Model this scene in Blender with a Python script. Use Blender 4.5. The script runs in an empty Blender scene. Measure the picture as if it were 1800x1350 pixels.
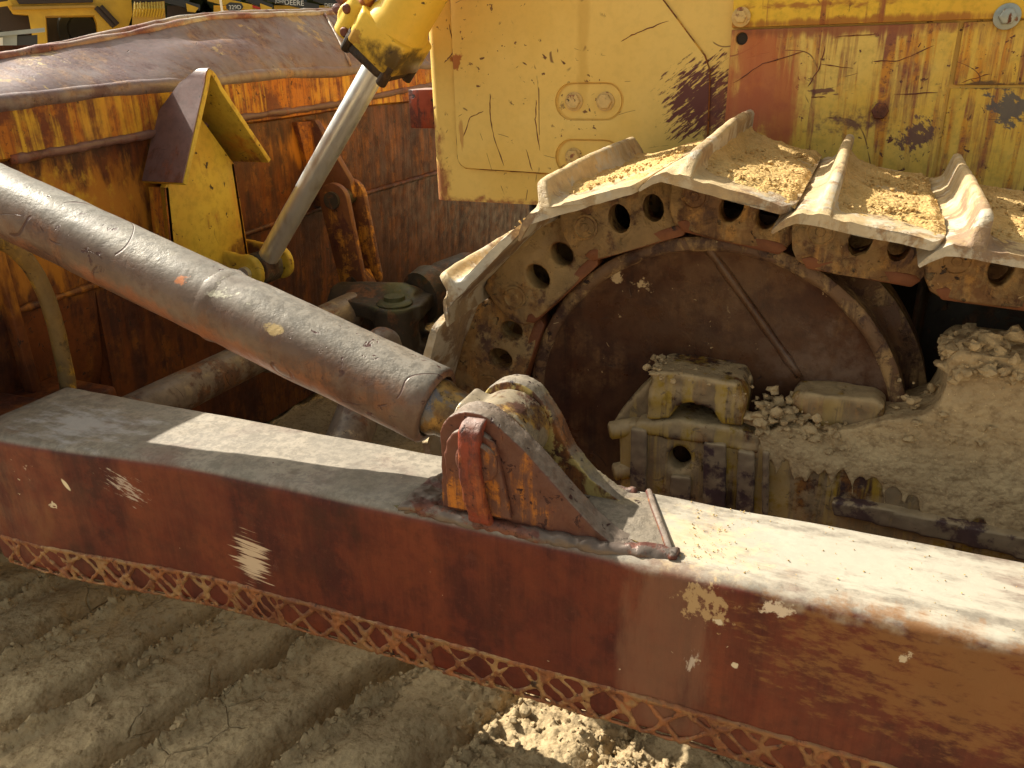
import bpy, bmesh, math, random
import numpy as np
from mathutils import Vector, Matrix
random.seed(7)
C = bpy.context.scene.collection
H = 1.25                       # eye height; measurements below are taken relative to the eye, z = 0 at eye level

# ------------------------------------------------------------------ camera calibration
F = 1407.48
R = np.array([[0.92006238, -0.12880873, 0.36999126],
              [0.39100618, 0.36092878, -0.84666675],
              [-0.02448242, 0.92365509, 0.382442]])
def ray(px, py): return R @ np.array([px - 900., 675. - py, -F])
def onX(px, py, X): d = ray(px, py); return Vector(d * (X / d[0]))
def onY(px, py, Y): d = ray(px, py); return Vector(d * (Y / d[1]))
def onZ(px, py, Z): d = ray(px, py); return Vector(d * (Z / d[2]))

# ------------------------------------------------------------------ noise (numpy)
def vnoise(x, y, z, seed=0):
    xi = np.floor(x).astype(np.int64); yi = np.floor(y).astype(np.int64); zi = np.floor(z).astype(np.int64)
    fx = x - xi; fy = y - yi; fz = z - zi
    fx = fx*fx*(3-2*fx); fy = fy*fy*(3-2*fy); fz = fz*fz*(3-2*fz)
    def h(a, b, c):
        n = (a*374761393 + b*668265263 + c*2147483647 + seed*974634777) & 0xffffffff
        n = ((n ^ (n >> 13)) * 1274126177) & 0xffffffff
        n = ((n ^ (n >> 16)) * 2246822519) & 0xffffffff
        return ((n ^ (n >> 15)) & 0xffff) / 32767.5 - 1.0
    r = 0
    for a in (0, 1):
        for b in (0, 1):
            for c in (0, 1):
                r = r + h(xi+a, yi+b, zi+c) * (fx if a else 1-fx) * (fy if b else 1-fy) * (fz if c else 1-fz)
    return r
def fbm(x, y, z, s, o=4, seed=0, g=.5):
    r = 0; a = 1.
    for i in range(o):
        r = r + a * vnoise(x*s, y*s, z*s, seed+i); a *= g; s *= 2.03
    return r
def ss(a, b, x):
    t = np.clip((x-a)/(b-a), 0, 1); return t*t*(3-2*t)

# ------------------------------------------------------------------ objects
ROOT = {}
def link(name, me, mat, parent=None, smooth=None):
    o = bpy.data.objects.new(name, me); C.objects.link(o)
    if mat: me.materials.append(mat)
    org = Vector((0, 0, 0))
    if parent is not None:
        o.parent = parent
        p = parent
        while p.parent: p = p.parent
        org = p.location
    me.transform(Matrix.Translation(Vector((0, 0, H)) - org))
    if smooth is not None:
        me.shade_smooth()
        if smooth < 180: me.set_sharp_from_angle(angle=math.radians(smooth))
    return o
def obj(name, bm, mat, parent=None, smooth=35, bevel=0, jitter=0, js=30, voxel=0, seg=2):
    """bmesh -> one mesh object; coordinates relative to the eye"""
    if voxel or bevel:
        me = bpy.data.meshes.new(name); bmesh.ops.recalc_face_normals(bm, faces=bm.faces); bm.to_mesh(me); bm.free()
        t = bpy.data.objects.new('tmp', me); C.objects.link(t)
        if bevel and not voxel:
            m = t.modifiers.new('b', 'BEVEL'); m.width = bevel; m.segments = seg; m.limit_method = 'ANGLE'; m.angle_limit = math.radians(40)
        if voxel:
            m = t.modifiers.new('r', 'REMESH'); m.mode = 'VOXEL'; m.voxel_size = voxel; m.use_smooth_shade = True
            m = t.modifiers.new('s', 'SMOOTH'); m.factor = .5; m.iterations = 3
        dg = bpy.context.evaluated_depsgraph_get(); dg.update()
        me2 = bpy.data.meshes.new_from_object(t.evaluated_get(dg))
        bpy.data.objects.remove(t); me = me2; me.name = name
        if voxel: smooth = 180
    else:
        me = bpy.data.meshes.new(name); bmesh.ops.recalc_face_normals(bm, faces=bm.faces); bm.to_mesh(me); bm.free()
    if jitter: rough(me, jitter, js)
    return link(name, me, mat, parent, smooth)
def rough(me, amp, s, seed=3, o=3):
    n = len(me.vertices); co = np.empty(n*3); me.vertices.foreach_get('co', co); co = co.reshape(-1, 3)
    no = np.empty(n*3); me.vertices.foreach_get('normal', no); no = no.reshape(-1, 3)
    d = fbm(co[:, 0], co[:, 1], co[:, 2], s, o, seed) * amp
    co = co + no * d[:, None]; me.vertices.foreach_set('co', co.ravel()); me.update()
def part(name, parent, loc=None):
    o = bpy.data.objects.new(name, None); C.objects.link(o); o.parent = parent; o.empty_display_size = .1
    return o
def tag(o, label=None, cat=None, group=None, kind=None):
    for k, v in (('label', label), ('category', cat), ('group', group), ('kind', kind)):
        if v: o[k] = v
    return o
def thing(name, loc, label, cat, group=None):
    o = bpy.data.objects.new(name, None); C.objects.link(o); o.location = loc; o.empty_display_size = .2
    return tag(o, label, cat, group)

def box(bm, x0, x1, y0, y1, z0, z1, M=None):
    vs = [bm.verts.new(Vector(p) if M is None else M @ Vector(p)) for p in
          [(x0,y0,z0),(x1,y0,z0),(x1,y1,z0),(x0,y1,z0),(x0,y0,z1),(x1,y0,z1),(x1,y1,z1),(x0,y1,z1)]]
    for f in [(0,3,2,1),(4,5,6,7),(0,1,5,4),(1,2,6,5),(2,3,7,6),(3,0,4,7)]: bm.faces.new([vs[i] for i in f])
def prism(bm, pts, off):
    """polygon (3d points) pushed by the vector off"""
    off = Vector(off); a = [bm.verts.new(Vector(p)) for p in pts]; b = [bm.verts.new(Vector(p)+off) for p in pts]
    n = len(a); bm.faces.new(a); bm.faces.new(b[::-1])
    for i in range(n): bm.faces.new([a[i], b[i], b[(i+1) % n], a[(i+1) % n]])
def plate(bm, outer, holes, f, d0, d1):
    """plate with holes; f(u,v,d) -> 3d"""
    loops = [outer] + holes
    for d in (d0, d1):
        edges = []
        for lp in loops:
            vs = [bm.verts.new(f(u, v, d)) for u, v in lp]
            edges += [bm.edges.new((vs[i], vs[(i+1) % len(vs)])) for i in range(len(vs))]
            store.setdefault(id(bm), []).append(vs)
        bmesh.ops.triangle_fill(bm, use_beauty=True, use_dissolve=False, edges=edges)
    L = store.pop(id(bm)); n = len(loops)
    for i in range(n):
        a, b = L[i], L[i+n]
        for k in range(len(a)):
            bm.faces.new([a[k], a[(k+1) % len(a)], b[(k+1) % len(a)], b[k]])
store = {}
def arc(cx, cy, r, a0, a1, n=10, ry=None):
    ry = ry or r
    return [(cx + r*math.cos(math.radians(a0+(a1-a0)*i/n)), cy + ry*math.sin(math.radians(a0+(a1-a0)*i/n))) for i in range(n+1)]
def circle(cx, cy, r, n=20, ry=None): return arc(cx, cy, r, 0, 360, n, ry)[:-1]
def frame_of(d):
    d = d.normalized(); up = Vector((0,0,1)) if abs(d.z) < .9 else Vector((1,0,0))
    s = d.cross(up).normalized(); return s, s.cross(d).normalized()
def tube(bm, pts, rad, n=24, caps=True):
    """swept round tube; rad number or list"""
    pts = [Vector(p) for p in pts]; m = len(pts)
    if not hasattr(rad, '__len__'): rad = [rad]*m
    rings = []; s0 = None
    for i, p in enumerate(pts):
        d = (pts[min(i+1, m-1)] - pts[max(i-1, 0)]).normalized()
        if s0 is None: s, u = frame_of(d)
        else:
            s = (s0 - d*s0.dot(d)).normalized(); u = s.cross(d)
        s0 = s
        rings.append([bm.verts.new(p + (s*math.cos(2*math.pi*k/n) + u*math.sin(2*math.pi*k/n))*rad[i]) for k in range(n)])
    for a, b in zip(rings, rings[1:]):
        for k in range(n): bm.faces.new([a[k], a[(k+1) % n], b[(k+1) % n], b[k]])
    if caps: bm.faces.new(rings[0][::-1]); bm.faces.new(rings[-1])
def lathe(bm, p0, axis, prof, n=48):
    """profile [(dist along axis, radius)]"""
    p0 = Vector(p0); axis = Vector(axis).normalized(); s, u = frame_of(axis); rings = []
    for t, r in prof:
        if r < 1e-6: rings.append([bm.verts.new(p0 + axis*t)])
        else: rings.append([bm.verts.new(p0 + axis*t + (s*math.cos(2*math.pi*k/n)+u*math.sin(2*math.pi*k/n))*r) for k in range(n)])
    for a, b in zip(rings, rings[1:]):
        for k in range(n):
            k2 = (k+1) % n
            if len(a) == 1 and len(b) > 1: bm.faces.new([a[0], b[k2], b[k]])
            elif len(b) == 1 and len(a) > 1: bm.faces.new([a[k], a[k2], b[0]])
            elif len(a) > 1: bm.faces.new([a[k], a[k2], b[k2], b[k]])
def bolt(bm, p, axis, r=.016, h=.012, washer=True):
    if washer: lathe(bm, p, axis, [(0, 0), (0, r*1.5), (h*.3, r*1.5), (h*.32, 0)], 24)
    lathe(bm, p, axis, [(0, 0), (0, r), (h, r), (h*1.15, r*.85), (h*1.2, 0)], 6)
def B(): return bmesh.new()

# ------------------------------------------------------------------ materials
class Mat:
    def __init__(s, name):
        s.m = bpy.data.materials.new(name); s.m.use_nodes = True; s.nt = s.m.node_tree; s.N = s.nt.nodes; s.L = s.nt.links
        s.b = s.N['Principled BSDF']; s.tc = s.N.new('ShaderNodeTexCoord').outputs['Object']; s.geo = None
    def set(s, sock, v):
        if isinstance(v, bpy.types.NodeSocket): s.L.new(v, sock)
        elif hasattr(v, '__len__') and len(v) == 3 and sock.type == 'RGBA': sock.default_value = (*v, 1)
        else: sock.default_value = v
    def map(s, scale=(1,1,1), rot=(0,0,0), loc=(0,0,0)):
        n = s.N.new('ShaderNodeMapping'); s.L.new(s.tc, n.inputs[0])
        n.inputs['Scale'].default_value = scale; n.inputs['Rotation'].default_value = [math.radians(a) for a in rot]; n.inputs['Location'].default_value = loc
        return n.outputs[0]
    def noise(s, scale, det=4, rough=.55, vec=None, dist=0):
        n = s.N.new('ShaderNodeTexNoise'); s.L.new(vec or s.tc, n.inputs['Vector'])
        n.inputs['Scale'].default_value = scale; n.inputs['Detail'].default_value = det; n.inputs['Roughness'].default_value = rough; n.inputs['Distortion'].default_value = dist
        return n.outputs['Fac']
    def voro(s, scale, feature='DISTANCE_TO_EDGE', vec=None):
        n = s.N.new('ShaderNodeTexVoronoi'); n.feature = feature; s.L.new(vec or s.tc, n.inputs['Vector']); n.inputs['Scale'].default_value = scale
        return n.outputs['Distance']
    def mr(s, v, a, b, c=0, d=1, smooth=True):
        n = s.N.new('ShaderNodeMapRange'); n.interpolation_type = 'SMOOTHSTEP' if smooth else 'LINEAR'
        s.set(n.inputs['Value'], v)
        for k, x in (('From Min', a), ('From Max', b), ('To Min', c), ('To Max', d)): n.inputs[k].default_value = x
        return n.outputs['Result']
    def ma(s, op, a, b=0, c=None, clamp=False):
        n = s.N.new('ShaderNodeMath'); n.operation = op; n.use_clamp = clamp; s.set(n.inputs[0], a); s.set(n.inputs[1], b)
        if c is not None: s.set(n.inputs[2], c)
        return n.outputs[0]
    def mix(s, f, a, b):
        n = s.N.new('ShaderNodeMix'); n.data_type = 'RGBA'; s.set(n.inputs[0], f); s.set(n.inputs[6], a); s.set(n.inputs[7], b)
        return n.outputs[2]
    def up(s, axis=2, a=.3, b=.9):
        g = s.N.new('ShaderNodeNewGeometry'); x = s.N.new('ShaderNodeSeparateXYZ'); s.L.new(g.outputs['Normal'], x.inputs[0])
        return s.mr(x.outputs[axis], a, b)
    def blob(s, c, r, rot=0):
        """soft ellipsoid mask round a world-space point (relative to the eye) on the bulldozer"""
        o = ROOT['loc']; c = Vector(c) + Vector((0,0,H)) - o
        n = s.N.new('ShaderNodeVectorMath'); n.operation = 'SUBTRACT'; s.L.new(s.tc, n.inputs[0]); n.inputs[1].default_value = c
        m = s.N.new('ShaderNodeMapping'); s.L.new(n.outputs[0], m.inputs[0]); m.inputs['Rotation'].default_value = (0, math.radians(rot), 0)
        q = s.N.new('ShaderNodeVectorMath'); q.operation = 'DIVIDE'; s.L.new(m.outputs[0], q.inputs[0]); q.inputs[1].default_value = r
        l = s.N.new('ShaderNodeVectorMath'); l.operation = 'LENGTH'; s.L.new(q.outputs[0], l.inputs[0])
        return s.mr(l.outputs['Value'], 1.0, .0, smooth=False)
    def done(s, col, rough=.6, metal=0, bump=None, bs=.3, bd=.004, spec=.5, bev=0):
        s.set(s.b.inputs['Base Color'], col); s.set(s.b.inputs['Roughness'], rough); s.set(s.b.inputs['Metallic'], metal)
        s.b.inputs['Specular IOR Level'].default_value = spec
        if bump is not None:
            n = s.N.new('ShaderNodeBump'); n.inputs['Strength'].default_value = bs; n.inputs['Distance'].default_value = bd; s.set(n.inputs['Height'], bump)
            s.L.new(n.outputs[0], s.b.inputs['Normal'])
        return s.m

def worn(name, c1, c2, rustA=(.30,.10,.025), rustB=(.11,.035,.018), rust=.45, streak=.5, chip=.5, chipc=(.035,.018,.014), scr=.3,
         dust=0, dustc=(.42,.31,.18), mott=.45, rough=.55, metal=0, bs=.35, rs=4., spots=(), streak_axis=2, topc=None, rsoft=.16, spec=.28, dk=0, dkc=(.06,.022,.016), sf=26, fl=0, flc=(.6,.5,.36), extra=None):
    m = Mat(name)
    col = m.mix(m.mr(m.noise(3.3, 4, .6), .4, .6), c1, c2)
    col = m.mix(m.mr(m.noise(45, 4, .7), .42, .7, 0, mott), col, tuple(x*.5 for x in c1))
    n1 = m.mr(m.noise(rs, 7, .66, dist=.4), .3, .7, smooth=False)
    sc = [sf, sf, sf]; sc[streak_axis] = sf*.06
    n2 = m.mr(m.noise(1.0, 6, .66, vec=m.map(sc)), .3, .7, smooth=False)
    nn = m.ma('ADD', m.ma('MULTIPLY', n1, 1-streak), m.ma('MULTIPLY', n2, streak))
    t = .92 - rust*.84 - rsoft*.5
    rm = m.mr(nn, t, t+rsoft)
    rc = m.mix(m.mr(m.noise(11, 6, .72), .42, .58), rustA, rustB)
    rc = m.mix(m.mr(m.noise(1.0, 5, .7, vec=m.map([q*1.7 for q in sc], loc=(3, 1, 2))), .45, .62, 0, .75), rc, rustB)
    rc = m.mix(m.mr(m.noise(85, 3, .75), .55, .68, 0, .75), rc, chipc)
    col = m.mix(rm, col, rc)
    if dk:
        dn = m.ma('ADD', m.ma('MULTIPLY', m.noise(2.6, 6, .68, vec=m.map((1, 1, 1), loc=(7, 3, 1))), .6), m.ma('MULTIPLY', m.noise(1., 5, .65, vec=m.map([q*.6 for q in sc], loc=(1, 9, 4))), .4))
        col = m.mix(m.ma('MULTIPLY', m.mr(dn, .60-dk*.16, .68-dk*.14), .85), col, m.mix(m.mr(m.noise(30, 4, .7), .4, .6), dkc, tuple(q*.6 for q in dkc)))
    if topc is not None:
        tm = m.ma('MULTIPLY', m.up(2, .35, .8), m.mr(m.noise(7, 5, .6), .25, .5, .55, 1))
        col = m.mix(tm, col, m.mix(m.mr(m.noise(60, 5, .75), .42, .6, 0, .7), m.mix(m.mr(m.noise(9, 5, .65), .4, .6), topc, tuple(x*.78 for x in topc)), tuple(x*.5 for x in topc)))
    # chips
    ch = m.ma('MULTIPLY', m.mr(m.noise(48, 4, .65, dist=.4), .62, .66), m.mr(m.noise(6, 4), .64 - chip*.25, .7 - chip*.25))
    col = m.mix(ch, col, chipc)
    # long thin scratches: narrow contours of a stretched noise
    sm = 0
    if scr:
        for rot, sd, sc2 in (((0, 35, 10), 2.0, (1, 1, .45)), ((20, -28, 0), 3.1, (.5, 1, 1.2))):
            v = m.map(sc2, rot, (sd, sd*3, 1)); q = m.ma('ABSOLUTE', m.ma('SUBTRACT', m.noise(3.2*sd/2, 1, .4, vec=v), .5))
            l = m.ma('MULTIPLY', m.mr(q, .0022, .0006), m.mr(m.noise(15, 2, .5, vec=m.map((1,1,1), (0,0,0), (sd, 0, 5))), .66-scr*.2, .7-scr*.2))
            sm = m.ma('MAXIMUM', sm, l)
        col = m.mix(m.ma('MULTIPLY', sm, .85), col, chipc)
    if fl:  # pale flecks of dried splash
        fm = m.ma('MULTIPLY', m.mr(m.noise(38, 3, .7, dist=.8), .70, .72), m.mr(m.noise(4, 3), .6 - fl*.3, .65-fl*.3))
        col = m.mix(fm, col, flc)
    if dust:
        dm = m.ma('MULTIPLY', m.mr(m.ma('ADD', m.ma('MULTIPLY', m.noise(6, 6, .65), .7), m.ma('MULTIPLY', m.noise(40, 4, .7), .3)), .66 - dust*.36, .70 - dust*.32), m.up(2, -.6, .6) if dust < .75 else 1)
        col = m.mix(dm, col, m.mix(m.mr(m.noise(30, 4), .3, .7), dustc, tuple(x*.72 for x in dustc)))
    for c, r, colr, st, vs, thr, rot in spots:
        mk = m.blob(c, r, rot); mp = m.N.new('ShaderNodeMapping'); m.L.new(m.map((1,1,1), (0, rot, 0)), mp.inputs[0]); mp.inputs['Scale'].default_value = vs
        nz = m.noise(1., 5, .65, vec=mp.outputs[0]); so_ = .34 if max(r) > .13 else .12
        vv = m.ma('ADD', m.ma('MULTIPLY', m.ma('SUBTRACT', nz, .5), 2.6), mk)
        col = m.mix(m.ma('MULTIPLY', m.ma('MULTIPLY', m.mr(vv, thr-so_, thr+so_), m.mr(mk, 0, .12)), st), col, colr)
    bump = m.ma('ADD', m.ma('MULTIPLY', m.noise(70, 5, .65), .35), m.ma('MULTIPLY', m.noise(12, 4), .5))
    bump = m.ma('SUBTRACT', bump, m.ma('MULTIPLY', ch, .3))
    if scr: bump = m.ma('SUBTRACT', bump, m.ma('MULTIPLY', sm, .4))
    bump = m.ma('SUBTRACT', bump, m.ma('MULTIPLY', rm, m.ma('MULTIPLY', m.noise(130, 3, .7), .5)))
    rg = m.mr(m.noise(18, 4), .3, .7, rough-.1, rough+.12)
    rg = m.ma('ADD', rg, m.ma('MULTIPLY', rm, .12), clamp=True)
    return m.done(col, rg, metal, bump, bs, .004, spec)

def dirt(name, a, b, c, scale=1., bs=.6, bd=.006, stones=True, cracks=0, crackscale=14):
    m = Mat(name)
    col = m.mix(m.mr(m.noise(5*scale, 5, .6), .35, .65), a, b)
    col = m.mix(m.mr(m.noise(60*scale, 5, .7), .45, .7), col, c)
    col = m.mix(m.mr(m.noise(160*scale, 3, .7), .62, .72, 0, .6), col, tuple(min(.8, x*1.6) for x in a))
    h = m.ma('ADD', m.ma('MULTIPLY', m.noise(40*scale, 6, .7), .6), m.ma('MULTIPLY', m.noise(150*scale, 4, .7), .4))
    if stones: h = m.ma('SUBTRACT', h, m.ma('MULTIPLY', m.voro(110*scale, 'F1'), .5))
    if cracks:
        e = m.voro(crackscale, vec=None); nz = m.noise(30, 4)
        e = m.ma('ADD', e, m.ma('MULTIPLY', m.ma('SUBTRACT', nz, .5), .12))
        ck = m.ma('MULTIPLY', m.mr(e, .03, .0), m.mr(m.noise(4, 2), .56, .62))
        h = m.ma('SUBTRACT', h, m.ma('MULTIPLY', ck, cracks*1.6))
    return m.done(col, .95, 0, h, bs, bd, .15)

root_loc = Vector((.6, 2.7, 0)); ROOT['loc'] = root_loc
RUST_A = (.36, .13, .03); RUST_B = (.14, .045, .022)
S = lambda c, r, col, st=.8, vs=(20, 20, 90), thr=.5, rot=0: (c, r, col, st, vs, thr, rot)
pale = (.55, .42, .30)
M = {}
M['beam'] = worn('beam_steel', (.115,.018,.009), (.155,.030,.012), (.110,.018,.008), (.050,.006,.005), rust=.5, dk=.45, dkc=(.055,.009,.007), streak=.6, chip=.1, scr=.0, rough=.46, spec=.32, fl=.12, bs=.3, rs=2.2, sf=12,
    topc=(.31,.262,.205), rsoft=.5, chipc=(.09,.02,.014), spots=[
    S(onY(1730,1200,.92), (.36,.05,.17), (.22,.095,.028), .8, (36,12,90), .5, -3), S(onY(1180,1150,.92), (.09,.05,.30), (.20,.10,.06), .55, (14,5,3), .35),
    S(onY(40,870,.91), (.15,.05,.2), (.20,.075,.025), .5, (14,5,6), .4),
    S(onY(440,985,.92), (.060,.05,.085), pale, 1., (9, 6, 210), .55, -6), S(onY(225,850,.915), (.10,.06,.055), (.5,.42,.36), .8, (30, 20, 150), .75, -25), S(onY(60,800,.915), (.10,.06,.035), (.5,.38,.30), .7, (60, 20, 110), .8, 0),
    S(onY(132,842,.91), (.007,.05,.020), (.7,.6,.42), 1., (5,5,5), .3, 30), S(onY(1365,1073,.92), (.028,.05,.020), (.62,.5,.38), 1., (50,40,50), .5),
    S(onY(1230,1060,.92), (.07,.05,.07), (.42,.28,.14), .9, (70,30,50), .7), S(onY(1212,1170,.92), (.018,.05,.045), (.5,.42,.35), .8, (60,10,20), .7),
    S(onY(1262,1095,.92), (.012,.05,.010), (.6,.5,.36), 1, (60,40,60), .5), S(onY(1290,1170,.92), (.010,.05,.010), (.6,.5,.36), 1, (60,40,60), .5), S(onY(1590,1160,.92), (.022,.05,.014), (.6,.5,.36), .8, (60,40,60), .7, 30),
    S(onZ(150,745,-.66), (.22,.12,.05), (.44,.42,.42), .7, (16,40,10), .6), S(onZ(1450,975,-.66), (.55,.14,.05), (.44,.39,.31), .7, (14,40,10), .42), S(onZ(1240,950,-.66), (.16,.12,.04), (.56,.42,.24), .5, (50,50,30), .62)])
M['weld'] = worn('weld_bead', (.33,.19,.085), (.22,.10,.045), (.3,.12,.05), (.16,.06,.03), rust=.55, streak=.1, chip=.2, scr=0, rough=.36, metal=.25, bs=.3, rs=30)
M['weldgrey'] = worn('weld_grey', (.20,.165,.14), (.14,.10,.08), (.2,.08,.05), (.12,.05,.04), rust=.45, streak=.1, chip=.3, scr=0, rough=.38, metal=.3, bs=.5, rs=14)
M['clevis'] = worn('clevis_rust', (.16,.045,.024), (.12,.05,.035), (.44,.155,.022), (.10,.035,.03), rust=.42, streak=.45, chip=.9, scr=0, rough=.48, bs=.8, rs=9, topc=(.24,.185,.145), chipc=(.045,.016,.015), dk=.5)
M['keeper'] = worn('keeper_rust', (.30,.05,.02), (.20,.04,.022), (.3,.08,.025), (.11,.03,.022), rust=.5, streak=.5, chip=.9, scr=0, rough=.5, bs=.9, rs=12, topc=(.3,.19,.16))
M['clevis_y'] = worn('clevis_yellow', (.40,.25,.05), (.48,.36,.13), (.26,.10,.03), (.09,.04,.025), rust=.5, streak=.2, chip=1., scr=0, rough=.5, bs=.6, rs=14, topc=(.27,.22,.165), dk=.5)
M['eye'] = worn('eye_steel', (.26,.21,.17), (.32,.26,.18), (.46,.28,.07), (.10,.05,.035), rust=.42, streak=.2, chip=.6, scr=0, rough=.36, metal=.35, bs=.5, rs=12, dk=.3)
M['tube'] = worn('brace_tube_paint', (.175,.122,.095), (.12,.074,.054), (.20,.085,.04), (.09,.042,.028), rust=.36, streak=.1, chip=.5, scr=.9, rsoft=.5, chipc=(.07,.03,.025), rough=.40, metal=.15, bs=.6, rs=7, fl=.2, flc=(.6,.55,.42), topc=(.265,.23,.19),
    spots=[S((-.90,.96,-.33), (.10,.08,.05), (.50,.46,.35), .9, (30,10,60), .5), S((-.835,.96,-.40), (.03,.05,.014), (.5,.36,.17), .9, (20,20,20), .4), S((-1.0,.96,-.42), (.55,.09,.035), (.34,.12,.05), .5, (20,20,20), .5, -17.6), S((-1.02,.96,-.335), (.02,.05,.014), (.55,.2,.08), .9, (40,20,40), .4)])
M['neck'] = worn('neck_blued', (.13,.13,.16), (.2,.17,.13), (.36,.22,.07), (.16,.09,.04), rust=.42, streak=.1, chip=.1, scr=.2, rough=.3, metal=.5, bs=.25, rs=10)
_m = Mat('cylinder_chrome')
M['chrome'] = _m.done(_m.mix(_m.mr(_m.noise(22, 4, vec=_m.map((1,1,.12))), .45, .85), (.86,.86,.84), (.55,.49,.40)), _m.mr(_m.noise(30, 3), .3, .7, .28, .40), .85, _m.noise(160, 3), .05, .001)
M['cyl'] = worn('cylinder_yellow', (.80,.52,.06), (.74,.45,.05), (.36,.12,.02), (.2,.07,.02), rust=.1, streak=.3, chip=.5, scr=.3, mott=.15, rough=.4, bs=.3,
    spots=[S(onY(705,108,1.86), (.16,.2,.055), (.06,.035,.015), .95, (14,14,14), .3, -20), S(onY(640,60,1.82), (.05,.1,.05), (.3,.12,.02), .7, (30,30,30), .5)])
M['cyl_rust'] = worn('tube_rust', (.62,.33,.04), (.5,.2,.03), (.4,.12,.02), (.15,.05,.02), rust=.6, streak=.1, chip=.7, scr=0, rough=.5, rs=14)
M['oily'] = worn('oily_grime', (.035,.022,.014), (.06,.035,.02), (.10,.05,.02), (.03,.02,.015), rust=.4, chip=.2, scr=0, rough=.42, bs=.9)
M['black'] = worn('frame_shade_paint', (.02,.014,.010), (.03,.02,.014), (.05,.03,.02), (.02,.014,.01), rust=.3, chip=.2, scr=0, rough=.9, bs=.5, spec=.1)  # near black: the shade under the body is put into the colour
M['body'] = worn('body_yellow', (.78,.53,.15), (.73,.48,.12), (.52,.26,.08), (.22,.09,.06), rust=.03, streak=.45, chip=.62, chipc=(.16,.07,.035), scr=.45, mott=.12, rough=.5, bs=.2, rs=3, rsoft=.1,
    spots=[S(onY(1232,175,1.97), (.13,.06,.12), (.13,.04,.035), 1., (30,20,150), .42, 38), S(onY(770,330,1.97), (.045,.08,.20), (.30,.10,.045), .9, (26,16,16), .42), S(onY(860,368,1.97), (.32,.08,.04), (.30,.10,.045), .9, (24,14,34), .40),
           S(onY(1025,60,1.97), (.02,.03,.25), (.55,.33,.07), .5, (5,5,5), .4), S(onY(1262,220,1.97), (.05,.03,.18), (.22,.07,.04), .9, (40,20,30), .6), S(onY(800,110,1.97), (.035,.03,.03), (.35,.10,.03), .9, (30,20,30), .5),
           S(onY(812,240,1.97), (.015,.03,.10), (.4,.16,.05), .6, (30,20,5), .5), S(onY(985,185,1.97), (.02,.03,.02), (.2,.12,.06), .9, (30,20,30), .5)])
M['panel'] = worn('side_panel_rusty', (.74,.50,.12), (.72,.45,.07), (.60,.25,.03), (.26,.09,.045), rust=.40, streak=.8, chip=1., chipc=(.11,.04,.03), scr=.9, rough=.5, bs=.35, rs=4.5, sf=30, rsoft=.3,
    spots=[S(onY(1345,120,1.97), (.15,.06,.26), (.46,.135,.045), .95, (20,8,3), .42), S(onY(1610,240,1.97), (.06,.06,.08), (.14,.07,.06), .95, (50,30,90), .6, -50),
           S(onY(1320,190,1.97), (.16,.06,.10), (.40,.11,.045), .9, (22,8,22), .5), S(onY(1460,50,1.97), (.4,.06,.022), (.28,.09,.04), .9, (30,30,6), .4), S(onY(1500,215,1.97), (.16,.06,.05), (.14,.06,.05), .9, (50,30,50), .78),
           S(onY(1450,160,1.97), (.07,.03,.012), (.14,.05,.04), .9, (30,20,90), .55), S(onY(1780,190,1.97), (.07,.04,.05), (.12,.10,.09), .95, (50,30,90), .45, -30), S(onY(1740,150,1.97), (.12,.04,.012), (.12,.07,.04), .9, (30,20,60), .5)])
M['strip'] = worn('body_strip', (.80,.50,.05), (.76,.45,.05), (.50,.22,.04), (.30,.10,.04), rust=.22, streak=.8, chip=.3, scr=.5, rough=.5, bs=.2, rsoft=.2,
    spots=[S(onY(1480,38,1.97), (.5,.06,.014), (.34,.11,.03), .8, (30,30,6), .4), S(onY(1440,8,1.97), (.3,.06,.012), (.34,.11,.03), .8, (30,30,60), .6)])
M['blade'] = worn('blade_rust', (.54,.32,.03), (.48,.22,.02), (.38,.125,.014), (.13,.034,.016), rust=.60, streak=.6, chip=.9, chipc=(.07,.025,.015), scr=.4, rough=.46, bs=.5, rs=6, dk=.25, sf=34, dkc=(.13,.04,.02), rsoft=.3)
M['blade_low'] = worn('blade_rust_shaded', (.15,.045,.014), (.095,.030,.013), (.19,.065,.014), (.05,.017,.012), rust=.5, streak=.6, chip=.6, scr=.35, rough=.42, bs=.45, rs=4, dk=.75, dkc=(.06,.02,.014), rsoft=.35,  # rust, with the shade low on the blade darkened into its colour
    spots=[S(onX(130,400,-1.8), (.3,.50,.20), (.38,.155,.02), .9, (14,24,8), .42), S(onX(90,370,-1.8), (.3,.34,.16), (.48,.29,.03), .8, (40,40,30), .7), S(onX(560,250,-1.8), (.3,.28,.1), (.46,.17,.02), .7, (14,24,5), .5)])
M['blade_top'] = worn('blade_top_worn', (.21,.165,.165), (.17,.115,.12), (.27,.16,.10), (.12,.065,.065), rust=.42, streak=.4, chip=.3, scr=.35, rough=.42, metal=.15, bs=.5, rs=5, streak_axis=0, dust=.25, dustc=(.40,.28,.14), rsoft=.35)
M['rim'] = worn('blade_edge', (.36,.30,.25), (.26,.16,.13), (.24,.09,.07), (.14,.05,.045), rust=.42, streak=.1, chip=.3, scr=0, rough=.42, metal=.2, bs=.6, rs=8, rsoft=.5)
M['guard'] = worn('guard_brown', (.17,.09,.08), (.12,.065,.06), (.25,.08,.04), (.10,.04,.03), rust=.35, streak=.2, chip=.25, scr=.3, rough=.42, bs=.3)
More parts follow.
